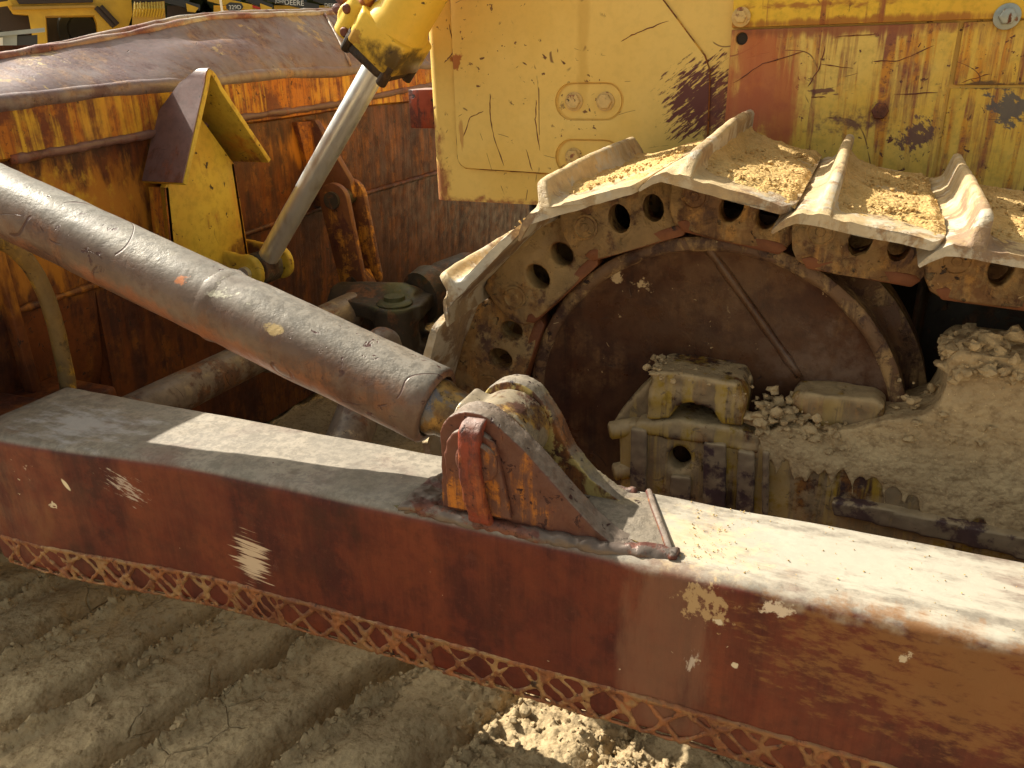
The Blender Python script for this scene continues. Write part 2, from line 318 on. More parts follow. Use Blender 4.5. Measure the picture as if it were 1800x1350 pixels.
M['gusset'] = worn('gusset_yellow', (.50,.35,.045), (.44,.27,.032), (.40,.15,.018), (.17,.05,.02), rust=.24, streak=.35, chip=.7, scr=.4, rough=.46, bs=.3, rs=6, rsoft=.3, dk=.1,
    spots=[S(onX(275,400,-1.74), (.1,.06,.3), (.5,.19,.02), .9, (8,24,5), .35), S(onX(432,380,-1.74), (.1,.06,.3), (.5,.19,.02), .9, (8,24,5), .35), S(onX(430,455,-1.74), (.2,.10,.08), (.12,.04,.02), .9, (24,24,24), .4)])
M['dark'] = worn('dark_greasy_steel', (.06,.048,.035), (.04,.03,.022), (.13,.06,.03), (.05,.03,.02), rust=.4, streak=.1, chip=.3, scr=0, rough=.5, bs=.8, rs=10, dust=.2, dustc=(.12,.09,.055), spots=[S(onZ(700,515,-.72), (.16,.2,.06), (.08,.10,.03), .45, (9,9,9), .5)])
M['brace_low'] = worn('cross_tube_steel', (.15,.115,.09), (.20,.155,.12), (.2,.09,.04), (.10,.06,.045), rust=.4, streak=.1, chip=.3, scr=.5, rough=.42, metal=.15, bs=.5, rs=8, dk=.3, dust=.3, dustc=(.3,.23,.15))
M['linkplate'] = worn('hanger_rust', (.17,.065,.025), (.11,.04,.022), (.46,.20,.03), (.09,.03,.02), rust=.42, streak=.2, chip=.6, scr=0, rough=.45, bs=.6, rs=10, dk=.4)
M['hose'] = worn('hose_worn', (.20,.12,.04), (.12,.08,.04), (.42,.24,.03), (.07,.045,.02), rust=.45, streak=.1, chip=.4, scr=0, rough=.5, bs=.6, rs=8)
M['shoe'] = worn('track_shoe_dusty', (.42,.37,.30), (.50,.42,.31), (.34,.22,.11), (.22,.14,.085), rust=.5, streak=.1, chip=.3, chipc=(.24,.16,.10), scr=.0, rough=.55, bs=.9, rs=9, dust=.62, dustc=(.50,.365,.20), spec=.35, dk=.12, dkc=(.26,.2,.16))
M['link'] = worn('track_link', (.16,.075,.03), (.27,.15,.055), (.38,.20,.06), (.09,.045,.03), rust=.5, streak=.1, chip=1., scr=.0, rough=.48, bs=1., rs=16, dust=.5, dustc=(.40,.27,.12), fl=.8, flc=(.5,.38,.22), dk=.45, rsoft=.25)
M['rail'] = worn('link_rail', (.20,.07,.028), (.16,.055,.025), (.26,.11,.04), (.14,.06,.04), rust=.3, streak=0, chip=.3, scr=0, rough=.42, bs=.4, metal=.15)
M['boltm'] = worn('bolt_rusty', (.28,.17,.08), (.2,.12,.06), rust=.4, streak=0, chip=.4, scr=0, rough=.5, bs=.6, rs=30)
M['boltb'] = worn('bolt_brown', (.17,.05,.03), (.12,.04,.03), rust=.4, streak=0, chip=.4, scr=0, rough=.45, bs=.6, rs=30)
M['bolty'] = worn('bolt_yellow', (.68,.46,.18), (.60,.40,.14), (.4,.15,.05), (.2,.08,.05), rust=.2, streak=0, chip=.5, scr=0, rough=.5, bs=.5, rs=40)
M['boltg'] = worn('bolt_grey', (.40,.42,.38), (.33,.35,.32), rust=.2, streak=0, chip=.2, scr=0, rough=.4, metal=.4, bs=.3, rs=40)
M['idler'] = worn('idler_face', (.062,.024,.013), (.09,.038,.018), (.17,.085,.036), (.042,.015,.009), rust=.42, streak=.05, chip=.3, scr=.2, rough=.33, bs=.45, rs=6, fl=1., flc=(.38,.26,.13), spec=.35, rsoft=.5, dk=.3, dkc=(.03,.014,.012),
    spots=[S(onY(1290,480,1.44), (.20,.08,.17), (.15,.08,.04), .6, (22,6,22), .6), S(onY(1450,650,1.44), (.20,.08,.12), (.17,.11,.08), .6, (24,6,24), .6), S(onY(1200,600,1.44), (.3,.08,.12), (.09,.045,.025), .6, (24,6,24), .6),
           S(onY(1125,505,1.44), (.035,.05,.02), (.5,.36,.2), 1., (60,40,60), .5), S(onY(1080,485,1.44), (.02,.05,.030), (.5,.36,.2), 1., (60,40,60), .5, 40)])
M['idler_rim'] = worn('idler_rim', (.18,.10,.05), (.12,.06,.035), (.32,.20,.09), (.07,.035,.025), rust=.5, streak=0, chip=.7, scr=0, rough=.4, bs=.8, rs=16, fl=.8, flc=(.48,.36,.2), dk=.3)
M['frame'] = worn('frame_muddy', (.36,.23,.03), (.28,.16,.025), (.22,.09,.02), (.04,.02,.02), rust=.55, streak=.8, chip=.9, scr=0, rough=.6, bs=.9, rs=10, rsoft=.2, dust=.66, dustc=(.48,.35,.19), dk=.4, dkc=(.045,.025,.03))
M['rib'] = worn('frame_rib', (.065,.038,.042), (.09,.05,.045), (.3,.17,.05), (.05,.03,.03), rust=.2, streak=.6, chip=.2, scr=0, rough=.45, bs=.7, rs=10, dust=.62, dustc=(.40,.30,.18))
M['mud'] = dirt('caked_mud', (.52,.38,.21), (.42,.30,.165), (.30,.205,.11), 1.0, .8, .006)
M['sand'] = dirt('loose_sand', (.58,.39,.17), (.50,.32,.12), (.40,.25,.09), 1.6, .9, .006)
M['ground'] = dirt('soil', (.47,.35,.20), (.38,.275,.155), (.25,.175,.09), 1., .75, .006, cracks=1.3, crackscale=11)
M['clod'] = dirt('soil_clods', (.44,.325,.185), (.36,.26,.145), (.24,.17,.09), 1., .8, .004)

# ------------------------------------------------------------------ GROUND (one sheet to the horizon)
def axis_steps(a, b, d, far):
    fine = list(np.arange(a, b, d)); out = []; s = d; x = b
    while x < far: out.append(x); s *= 1.16; x += s
    lo = []; s = d; x = a
    while x > -far: s *= 1.16; x -= s; lo.append(x)
    return np.array(lo[::-1] + fine + out)
xs = axis_steps(-1.95, .05, .0058, 400.); ys = axis_steps(.55, 1.75, .0058, 400.)
X, Y = np.meshgrid(xs, ys); Z0 = np.zeros_like(X)
def ground_h(X, Y):
    Z0 = np.zeros_like(X)
    u = X*.9511 - Y*.309
    u = u + .008*fbm(X, Y, Z0, 3, 2, 11) + .0035*fbm(X, Y, Z0, 26, 2, 12)
    ph = np.mod((u + 1.104)/.2355, 1.0)
    groove = -.05*np.exp(-((ph-.03)/.05)**2) - .05*np.exp(-((ph-1.03)/.05)**2)
    ridge = .040*np.exp(-np.abs((ph-.150)/.045)**1.3)*(1+.5*fbm(X, Y, Z0, 16, 3, 19))
    pad = .02 - .075*ss(.70, .99, ph)**1.3 - .02*(1-ss(.0, .3, ph)) + .012*np.sin(np.clip((ph-.2)/.8, 0, 1)*math.pi)
    mask = ss(-.1, .25, -(X + .42) + .15*fbm(X, Y, Z0, 2.2, 2, 5)) * ss(2.2, 1.6, Y)
    mask = np.clip(mask, .35, 1)
    h = (groove + ridge + pad) * mask
    lump = fbm(X, Y, Z0, 9, 5, 31, .6)
    crumb = np.exp(-((ph-.13)/.10)**2) + .5*np.exp(-((ph-.95)/.08)**2)
    rock = np.abs(fbm(X, Y, Z0, 38, 3, 41, .6))
    loose = np.clip(crumb*mask + (1-mask)*1.3, 0, 1.4) * ss(-.2, .5, fbm(X, Y, Z0, 5, 2, 77)+.35)
    h += .0045*lump + .014*loose*rock + .0022*fbm(X, Y, Z0, 60, 3, 51)
    # flaked crust plates on the pads
    cell = vnoise(X*16+.4*fbm(X, Y, Z0, 20, 2, 8), Y*16, Z0, 61)
    h += .005*ss(.12, .17, cell)*(1-np.clip(loose, 0, 1))
    near = np.exp(-np.maximum(0, np.hypot(X+.9, Y-1.1)-2.)/6.)
    return h*near + .04*(1-near)*fbm(X, Y, Z0, .3, 2, 4)
Zg = ground_h(X, Y)
nx, ny = len(xs), len(ys)
co = np.stack([X, Y, Zg - 1.25], -1).reshape(-1, 3)
idx = np.arange(nx*ny).reshape(ny, nx)
fc = np.stack([idx[:-1, :-1], idx[:-1, 1:], idx[1:, 1:], idx[1:, :-1]], -1).reshape(-1, 4)
me = bpy.data.meshes.new('ground'); me.from_pydata(co.tolist(), [], fc.tolist())
g = link('ground', me, M['ground'], None, 180); tag(g, 'dry brown soil pressed into diagonal track ridges', None, None, 'structure')

def clods(name, spots, mat, kind='stuff', label=None, cat=None, base=None):
    """spots: (x,y,z,r) -> one mesh of lumpy stones"""
    rng = np.random.default_rng(5)
    b = bmesh.new(); bmesh.ops.create_icosphere(b, subdivisions=2, radius=1); b.verts.ensure_lookup_table()
    v = np.array([x.co[:] for x in b.verts]); f = np.array([[q.index for q in p.verts] for p in b.faces]); b.free()
    A = []; Fs = []; k = 0
    for (x, y, z, r) in spots:
        o = rng.uniform(0, 50, 3); q = v * (1 + .55*fbm(v[:,0]+o[0], v[:,1]+o[1], v[:,2]+o[2], 1.5, 3, 1, .6))[:, None]
        q = q * rng.uniform(.6, 1.15, 3) * np.array([1, 1, .8]); a = rng.uniform(0, 6.28); c, s_ = math.cos(a), math.sin(a)
        q = np.stack([q[:,0]*c-q[:,1]*s_, q[:,0]*s_+q[:,1]*c, q[:,2]], -1) * r + np.array([x, y, z])
        A.append(q); Fs.append(f+k); k += len(v)
    me = bpy.data.meshes.new(name); me.from_pydata(np.concatenate(A).tolist(), [], np.concatenate(Fs).tolist())
    o = link(name, me, mat, None, 50); return tag(o, label, cat, None, kind)
rng = np.random.default_rng(3)
sp = []
cx = rng.uniform(-1.85, .0, 22000); cy = rng.uniform(.6, 1.9, 22000)
u = cx*.9511 - cy*.309; ph = np.mod((u+1.104)/.2355, 1.0)
w = np.exp(-((ph-.16)/.075)**2) + .035 + .7*ss(-.75, -.5, cx)
w *= .4 + .6*(fbm(cx, cy, cx*0, 5, 2, 77) > -.1)
keep = rng.uniform(0, 1, 22000) < w*.6
hh = ground_h(cx, cy)
for a, b_, h_ in zip(cx[keep], cy[keep], hh[keep]):
    r = .0024 + .0060*rng.random()**2.5 + (.010*rng.random() if rng.random() < .05 else 0)
    sp.append((a, b_, h_ - 1.25 + r*.25, r))
clods('soil_clods', sp, M['clod'], 'stuff', 'crumbled soil clods scattered over the pressed ridges', 'soil')

# ------------------------------------------------------------------ BULLDOZER
dozer = thing('bulldozer', root_loc, 'old yellow bulldozer with rusty brown push arm, blade and dusty crawler track', 'bulldozer')

# ---- push arm: long box beam with rounded edges
def yf(x): return .922 - .045*ss(-.95, -1.5, x)
bm = B(); rings = []
for x in list(np.linspace(-1.56, 1.3, 90)):
    y0 = float(yf(x)); y1 = 1.125; z1 = -.66; z0 = -.965; r = .018; pts = []
    if x > -.2: z1 += .0
    for (cy_, cz_, a0) in ((y0+r, z1-r, 180), (y1-r, z1-r, 90), (y1-r, z0+r, 0), (y0+r, z0+r, -90)):
        for k in range(6):
            a = math.radians(a0 - 90*k/5); pts.append((cy_ + r*math.cos(a), cz_ + r*math.sin(a)))
    # dense front and top faces
    P = []
    for i in range(len(pts)):
        a, b_ = pts[i], pts[(i+1) % len(pts)]; L = math.hypot(a[0]-b_[0], a[1]-b_[1]); n = 1 if L < .02 else (10 if L < .25 else 15)
        for k in range(n): P.append((a[0]+(b_[0]-a[0])*k/n, a[1]+(b_[1]-a[1])*k/n))
    rings.append([bm.verts.new((x, p, q)) for p, q in P])
for a, b_ in zip(rings, rings[1:]):
    for k in range(len(a)): bm.faces.new([a[k], a[(k+1) % len(a)], b_[(k+1) % len(a)], b_[k]])
bm.faces.new(rings[0]); bm.faces.new(rings[-1][::-1])
arm = obj('push_arm', bm, M['beam'], dozer, 180, jitter=.0016, js=9)
# hard-facing weld lattice on the lower front edge
bm = B(); ft = -.898; fb = -.962
def wob(pts, a=.0015):
    return [(p[0]+random.uniform(-a, a), p[1], p[2]+random.uniform(-a, a)) for p in pts]
def bead(p, q, r=.0052, n=7, a=.0024):
    pts = [(p[0]+(q[0]-p[0])*k/n, p[1]+(q[1]-p[1])*k/n, p[2]+(q[2]-p[2])*k/n) for k in range(n+1)]
    tube(bm, wob(pts, a), [r*random.uniform(.75, 1.2) for _ in pts], 8)
x = -1.545
fy = lambda x: float(yf(x)) + .0018
while x < 1.2:
    d = .065*random.uniform(.8, 1.25)
    bead((x, fy(x), ft), (x+d, fy(x+d), ft), .006, 6, .001)
    bead((x, fy(x), fb), (x+d, fy(x+d), fb), .0038, 5, .0012)
    bead((x, fy(x), ft), (x+d*random.uniform(.8, 1.1), fy(x+d), fb))
    bead((x+d*random.uniform(-.1, .1), fy(x), fb), (x+d, fy(x+d), ft))
    if random.random() < .75: bead((x+d*.5, fy(x+d*.5), ft), (x+d*random.uniform(.3, .8), fy(x+d*.5), fb))
    if random.random() < .4: bead((x+d*.4, fy(x+d*.5), ft), (x+d*1.5, fy(x+d), fb))
    x += d
obj('weld_lattice', bm, M['weld'], arm, 180, voxel=.0026, jitter=.0012, js=90)
# beam end bracket towards the blade
bm = B(); box(bm, -1.80, -1.555, .90, 1.12, -.98, -.70); obj('trunnion_bracket', bm, M['blade_low'], arm, 30, bevel=.02)

# ---- clevis bracket on the push arm
ear = [(-.537,-.672), (-.534,-.60), (-.532,-.540)] + arc(-.476, -.536, .058, 175, 52, 10) + [(-.400,-.522), (-.360,-.561), (-.325,-.598), (-.290,-.632), (-.262,-.652), (-.225,-.663), (-.225,-.672)]
ear2 = [(-.520,-.672), (-.522,-.60), (-.524,-.540)] + arc(-.466, -.538, .060, 175, 40, 10) + [(-.395,-.535), (-.372,-.585), (-.338,-.625), (-.298,-.650), (-.270,-.662), (-.270,-.672)]
clev = part('clevis_bracket', dozer)
f3 = lambda u, v, d: Vector((u, d, v))
bm = B(); plate(bm, ear, [], f3, .942, .985)
o1 = obj('ear', bm, M['clevis'], clev, 180, voxel=.003, jitter=.0009, js=45)
bm = B(); plate(bm, ear2, [], f3, 1.068, 1.104)
obj('ear', bm, M['clevis_y'], clev, 180, voxel=.003, jitter=.0009, js=45)
# raised boss ring on the near ear, pin, keeper strap
bm = B(); boss = [(-.520,-.64)] + arc(-.476, -.545, .044, 180, 0, 12) + [(-.415,-.64)]
plate(bm, boss, [], f3, .932, .944); obj('boss', bm, M['clevis'], clev, 180, voxel=.004, jitter=.001, js=60)
bm = B(); lathe(bm, (-.466, .924, -.552), (0, 1, 0), [(0, 0), (0, .030), (.004, .034), (.19, .034), (.19, 0)], 32)
obj('pin', bm, M['clevis'], clev, 40)
bm = B()
kp = [(-.468, .946, -.484), (-.470, .932, -.488), (-.472, .920, -.500), (-.473, .912, -.530), (-.471, .911, -.57), (-.467, .913, -.61), (-.462, .920, -.650), (-.461, .934, -.660)]
rr = []
for i, (x_, y_, z_) in enumerate(kp):
    w_ = .0175 - .001*(i % 2)
    rr.append([bm.verts.new((x_-w_, y_, z_)), bm.verts.new((x_+w_, y_, z_)), bm.verts.new((x_+w_, y_+.017, z_-.004 if i < 2 else z_)), bm.verts.new((x_-w_, y_+.017, z_-.004 if i < 2 else z_))])
for a, b_ in zip(rr, rr[1:]):
    for k in range(4): bm.faces.new([a[k], a[(k+1) % 4], b_[(k+1) % 4], b_[k]])
bm.faces.new(rr[0]); bm.faces.new(rr[-1][::-1])
obj('pin_keeper', bm, M['keeper'], clev, 180, voxel=.0035, jitter=.0014, js=60)
# weld fillets
bm = B()
pts = [(x_, .938, -.661) for x_ in np.linspace(-.60, -.17, 40)]
tube(bm, [(p[0], p[1]+random.uniform(-.002, .002) + .018*ss(-.30, -.165, p[0]), p[2]) for p in pts], [.013*random.uniform(.85, 1.12) for p in pts], 12)
pts = [(-.552 + .018*math.sin(t*2), .945+t*.13, -.661) for t in np.linspace(0, 1, 14)]
tube(bm, pts, [.012*random.uniform(.8, 1.6) for _ in pts], 12)
pts = [(x_, 1.108, -.661) for x_ in np.linspace(-.53, -.27, 30)]
tube(bm, pts, [.010*random.uniform(.8, 1.2) for p in pts], 10)
obj('weld_bead', bm, M['weldgrey'], clev, 180, voxel=.004, jitter=.0022, js=60)
bm = B(); pts = [onZ(1140,864,-.657), onZ(1150,895,-.657), onZ(1168,940,-.657), onZ(1183,982,-.657)]
tube(bm, pts, [.005, .006, .006, .007], 10); obj('weld_seam', bm, M['clevis'], clev, 180, jitter=.002, js=80)
bm = B()
prism(bm, [(-.60,.915,-.6585), (-.545,.935,-.6585), (-.545,1.10,-.6585), (-.575,1.08,-.6585), (-.60,1.0,-.6585)], (0,0,.012))
obj('weld_pad', bm, M['weldgrey'], clev, 180, voxel=.004, jitter=.003, js=70)
bm = B(); prism(bm, [(-.53,.99,-.659), (-.53,1.065,-.659), (-.27,1.10,-.659), (-.248,1.112,-.659), (-.215,1.04,-.659), (-.180,.955,-.659), (-.30,.985,-.659)], (0,0,.0025)); obj('base_plate', bm, M['clevis_y'], clev, 30, bevel=.003)

# ---- tilt brace: heavy tube from the clevis up to the blade
AX = Vector((1, 0, -.317)).normalized(); A0 = Vector((-.595, 1.02, -.5125))
def ax(t): return A0 + AX*t           # t>0 towards the clevis
brace = part('tilt_brace', dozer)
bm = B(); n = 70
ts = np.linspace(-1.45, .012, n)
rad = [.0632 - .0012*ss(-.62, -.60, t)*0 + (.0016 if t > -.36 else 0) for t in ts]
tube(bm, [ax(t) for t in ts], rad, 48, False)
# rim and bore
s_, u_ = frame_of(AX)
last = [v for v in bm.verts][-48:]
def ring(t, r): return [bm.verts.new(ax(t) + (s_*math.cos(2*math.pi*k/48)+u_*math.sin(2*math.pi*k/48))*r) for k in range(48)]
bm.verts.ensure_lookup_table(); q = [last]
first = [bm.verts[i] for i in range(48)]; bm.faces.new(first[::-1])
for t, r in ((.018, .060), (.018, .052), (-.03, .050), (-.03, .02)): q.append(ring(t, r))
for a, b_ in zip(q, q[1:]):
    for k in range(48):
        try: bm.faces.new([a[k], a[(k+1) % 48], b_[(k+1) % 48], b_[k]])
        except ValueError: pass
tb = obj('tube', bm, M['tube'], brace, 60, jitter=.0012, js=12)
bm = B(); tube(bm, [ax(-.42), ax(-.405), ax(-.39)], [.0634, .0662, .0634], 40); obj('weld_ring', bm, M['tube'], brace, 60, jitter=.0008, js=60)
bm = B(); lathe(bm, ax(-.05), AX, [(0, 0), (0, .047), (.075, .047), (.085, .042), (.10, .041), (.125, .036), (.14, .036), (.15, 0)], 40)
obj('rod_neck', bm, M['neck'], brace, 40)
bm = B()
# squared shoulder of the eye
c0 = ax(.062); sx_, ux_ = Vector((0, 1, 0)), AX.cross(Vector((0, 1, 0)))
pp = [(c0 + Vector((0, 1, 0))*a + ux_*b_) for a, b_ in ((-.045,-.030), (-.030,-.045), (.030,-.045), (.045,-.030), (.045,.030), (.030,.045), (-.030,.045), (-.045,.030))]
prism(bm, pp, AX*.05)
lathe(bm, (-.462, .988, -.548), (0, 1, 0), [(0, 0), (0, .060), (.078, .060), (.078, 0)], 48)
obj('rod_eye', bm, M['eye'], brace, 180, voxel=.004, jitter=.001, js=40)
bm = B(); lathe(bm, (-1.97, .98, -.075), (0, 1, 0), [(0, 0), (0, .07), (.09, .07), (.09, 0)], 32); obj('blade_eye', bm, M['eye'], brace, 40)

# ---- blade
blade = part('blade', dozer)
XB = -1.80
prof = [(0,-.03), (0,-.19), (.0,-.35), (-.02,-.52), (-.05,-.75), (-.02,-1.0), (.06,-1.2)]
def slab(bm, prof, y0, y1, th, ny=2, sag=None):
    yy = np.linspace(y0, y1, ny); A = []; Bk = []
    for y in yy:
        A.append([bm.verts.new((XB+p, y, z + (sag(y) if sag else 0))) for p, z in prof]); Bk.append([bm.verts.new((XB+p-th, y, z + (sag(y) if sag else 0))) for p, z in prof])
    m_ = len(prof)
    for i in range(ny-1):
        for k in range(m_-1):
            bm.faces.new([A[i][k], A[i+1][k], A[i+1][k+1], A[i][k+1]]); bm.faces.new([Bk[i][k], Bk[i][k+1], Bk[i+1][k+1], Bk[i+1][k]])
        bm.faces.new([A[i][0], Bk[i][0], Bk[i+1][0], A[i+1][0]]); bm.faces.new([A[i][-1], A[i+1][-1], Bk[i+1][-1], Bk[i][-1]])
    for e in (0, -1):
        bm.faces.new(A[e] + Bk[e][::-1])
sag = lambda y: -.028*float(ss(2.2, 1.2, y))
bm = B(); slab(bm, [(-.02,-.12), (-.02,-.19), (-.02,-.35), (-.025,-.52), (-.03,-.56)], .80, 4.9, .06, 30)
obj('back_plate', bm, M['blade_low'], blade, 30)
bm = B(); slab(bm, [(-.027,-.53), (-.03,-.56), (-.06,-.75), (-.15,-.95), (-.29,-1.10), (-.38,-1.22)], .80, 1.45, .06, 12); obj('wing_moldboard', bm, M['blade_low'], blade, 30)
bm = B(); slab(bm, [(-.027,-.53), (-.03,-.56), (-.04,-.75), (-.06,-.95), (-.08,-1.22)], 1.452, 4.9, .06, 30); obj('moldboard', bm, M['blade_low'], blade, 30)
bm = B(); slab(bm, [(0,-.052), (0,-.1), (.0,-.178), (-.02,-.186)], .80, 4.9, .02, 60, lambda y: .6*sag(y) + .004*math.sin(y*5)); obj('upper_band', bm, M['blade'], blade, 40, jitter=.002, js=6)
# ledge weld and lower seam
def linepts(pxs, X_, n=14):
    P = [onX(a, b_, X_) for a, b_ in pxs]; out = []
    for p, q_ in zip(P, P[1:]):
        for k in range(n): out.append(p.lerp(q_, k/n))
    return out + [P[-1]]
bm = B(); pts = linepts([(20,281), (150,257), (270,235)], XB) + linepts([(300,229), (440,205), (600,182), (757,149), (900,122)], XB); tube(bm, pts, [.011*random.uniform(.8, 1.2) for _ in pts], 10)
obj('ledge_weld', bm, M['guard'], blade, 180, jitter=.002, js=40)
bm = B(); pts = linepts([(25,548), (180,497), (420,415), (635,342), (755,307), (900,268)], XB-.02); tube(bm, pts, [.009*random.uniform(.8, 1.2) for _ in pts], 10)
obj('seam_weld', bm, M['blade_low'], blade, 180, jitter=.0015, js=40)
# top pipe rail
bm = B(); pp = []
for y in np.linspace(.80, 4.9, 90): pp.append((XB-.012, y, -.052 + sag(y)*.9 + .012*ss(2.0, 3.2, y) + .003*math.sin(y*9)))
tube(bm, pp, [.020+.0015*math.sin(i*.7) for i in range(90)], 20); obj('top_rail', bm, M['blade_top'], blade, 180, jitter=.002, js=12)
# sloping top plate with dented surface, from the rail forward up to the rim
rimpx = [(0, 92), (120, 70), (200, 56), (270, 40), (330, 31), (450, 26), (540, 23), (640, 19), (760, 15)]
RX = XB - .19
rimP = [onX(a, b_, RX) for a, b_ in rimpx]
ry = np.array([p.y for p in rimP]); rz = np.array([p.z for p in rimP])
nyy, nss = 240, 40; V = []; 
ye = np.linspace(.8, 4.9, nyy)
rimz = np.interp(ye, ry, rz)
rimz = np.where(ye < ry[0], rz[0] - (ry[0]-ye)*.12, rimz)
pipz = np.array([-.045 + sag(y)*.9 + .012*float(ss(2.0, 3.2, y)) for y in ye])
def topplate(off, jit=0):
    V = []
    for i, y in enumerate(ye):
        for k in range(nss):
            t = k/(nss-1); x_ = XB + (RX-XB)*t; z_ = pipz[i] + (rimz[i]-pipz[i])*(t**.85)
            yy_ = y + .12*t
            z_ += .012*float(fbm(np.array([x_]), np.array([y]), np.array([0.]), 3.4, 2, 9)[0])*math.sin(t*math.pi) - .012*math.exp(-((y-2.05)/.16)**2)*math.exp(-((t-.72)/.14)**2)
            V.append((x_, yy_ , z_ + off))
    return V
V1 = topplate(.004); V2 = topplate(-.014)
idx = lambda i, k: i*nss+k
Fc = []
for i in range(nyy-1):
    for k in range(nss-1):
        Fc.append((idx(i,k), idx(i+1,k), idx(i+1,k+1), idx(i,k+1))); o_ = nyy*nss
        Fc.append((o_+idx(i,k), o_+idx(i,k+1), o_+idx(i+1,k+1), o_+idx(i+1,k)))
    Fc.append((idx(i,nss-1), idx(i+1,nss-1), nyy*nss+idx(i+1,nss-1), nyy*nss+idx(i,nss-1)))
    Fc.append((idx(i,0), nyy*nss+idx(i,0), nyy*nss+idx(i+1,0), idx(i+1,0)))
Fc.append([idx(0,k) for k in range(nss)] + [nyy*nss+idx(0,k) for k in range(nss)][::-1])
Fc.append([idx(nyy-1,k) for k in range(nss)][::-1] + [nyy*nss+idx(nyy-1,k) for k in range(nss)])
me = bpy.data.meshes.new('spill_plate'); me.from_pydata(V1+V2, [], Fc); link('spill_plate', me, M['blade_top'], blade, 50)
bm = B(); pts = [Vector((RX-.002, ye[i]+.12, rimz[i]+.002)) for i in range(0, nyy, 2)]
tube(bm, pts, [.011+.002*random.random() for _ in pts], 12); obj('rim_bead', bm, M['rim'], blade, 180, jitter=.0035, js=22)
bm = B(); pts = [Vector((RX-.05, ye[i]+.14, rimz[i]+.012 - .010*ss(2.0, 1.2, ye[i]))) for i in range(0, nyy, 2)]
tube(bm, pts, .011, 10); obj('front_edge', bm, M['rim'], blade, 180, jitter=.003, js=14)
bm = B(); pts = [onX(540+ (640-540)*k/12, 26 + (112-26)*k/12, RX + (XB-RX)*k/12*1.0) for k in range(13)]
# weld crease where the wing plate joins the centre plate
pw = []
for k in range(16):
    t = 1-k/15; y = 2.72 - .02*(1-t)
    i = int((y-.8)/(4.1)*(nyy-1)); z_ = pipz[i] + (rimz[i]-pipz[i])*(t**.85); pw.append((XB+(RX-XB)*t, y+.12*t, z_+.008))
tube(bm, pw, [.006*random.uniform(.7, 1.3) for _ in pw], 8); obj('wing_weld', bm, M['rim'], blade, 180, jitter=.002, js=60)
# front face of the blade (towards -X): curved sheet so that it is a solid thing from behind too
bm = B(); slab(bm, [(-.33,.05), (-.36,-.2), (-.40,-.5), (-.42,-.8), (-.44,-1.0), (-.46,-1.22)], .80, 4.9, .02, 6); obj('front_face', bm, M['blade_low'], blade, 30)
bm = B(); prism(bm, [(XB-.01,.80,-.06), (XB-.34,.80,.03), (XB-.40,.80,-.5), (XB-.44,.80,-1.0), (XB-.46,.80,-1.22), (XB-.38,.80,-1.22), (XB-.15,.80,-.95), (XB-.06,.80,-.7)], (0,-.03,0)); obj('end_plate', bm, M['blade_low'], blade, 30)
# vertical stiffener at the left
bm = B(); box(bm, XB-.03, XB+.005, 1.19, 1.215, -.9, -.2); obj('stiffener', bm, M['blade_low'], blade, 30, bevel=.004)
bm = B(); box(bm, XB-.06, XB+.16, 1.0, 1.30, -.80, -.74); obj('lug_block', bm, M['blade_low'], blade, 30, bevel=.012)

# arrow-shaped guard over the rod mounting, folded from one thick plate
XG = XB + .14
gp = lambda a, b_: onX(a, b_, XG)
def folded(bm, line, depth, th):
    """line: 3d points of the visible rear edge; plate runs forward (-X) by depth"""
    n = len(line); nrm = []
    for i in range(n):
        d = (line[min(i+1, n-1)] - line[max(i-1, 0)]).normalized(); nrm.append(Vector((0, -d.z, d.y)))
    rows = []
    for i, p in enumerate(line):
        fw = Vector((-depth*min(1, max(.16, .16 + (top.z - p.z)/.085)), 0, 0)); rows.append([bm.verts.new(p), bm.verts.new(p+fw), bm.verts.new(p+fw+nrm[i]*th), bm.verts.new(p+nrm[i]*th)])
    for a, b_ in zip(rows, rows[1:]):
        for k in range(4): bm.faces.new([a[k], a[(k+1) % 4], b_[(k+1) % 4], b_[k]])
    bm.faces.new(rows[0][::-1]); bm.faces.new(rows[-1])
top = gp(368, 118); lft = gp(322, 322); rgt = gp(476, 280)
line = [lft, lft.lerp(top, .3), lft.lerp(top, .6), lft.lerp(top, .86)]
for k in range(1, 8):
    t = k/8; p0 = lft.lerp(top, .86); p2 = rgt.lerp(top, .80); line.append((1-t)**2*p0 + 2*t*(1-t)*(top + Vector((0, .0, .035))) + t*t*p2)
line += [rgt.lerp(top, .80), rgt.lerp(top, .55), rgt.lerp(top, .25), rgt]
bm = B(); folded(bm, line, .145, -.014); gd = obj('rod_guard', bm, M['gusset'], blade, 40, bevel=.0025)
ln2 = [p + Vector((0, 0, 0)) for p in line[:7]]
bm = B(); 
def shell(bm, line, depth, off, th):
    n = len(line)
    L2 = []
    for i in range(n):
        d = (line[min(i+1, n-1)] - line[max(i-1, 0)]).normalized(); L2.append(line[i] + Vector((0, -d.z, d.y))*off + Vector((-.001, 0, 0)))
    folded(bm, L2, depth, th)
shell(bm, line[:8], .142, .001, .003); obj('guard_skin', bm, M['guard'], blade, 40)['label'] = 'bare brown outer face of the folded guard'
# yellow gusset below the guard
XU = XB + .06
a, b_, c_, d_ = onX(352, 205, XU), onX(412, 288, XU), onX(440, 470, XU), onX(304, 470, XU)
e_ = onX(290, 330, XU)
bm = B(); prism(bm, [a, b_, c_, d_, e_], (-.02, 0, 0)); obj('gusset_face', bm, M['gusset'], blade, 30, bevel=.003)
for u_p, v_p, sg in ((b_, c_, -1), (e_, d_, 1)):
    bm = B(); prism(bm, [u_p, v_p, v_p+Vector((-.06,0,0)), u_p+Vector((-.06,0,0))], (0,.012*sg,0)); obj('gusset_side', bm, M['blade'], blade, 30)
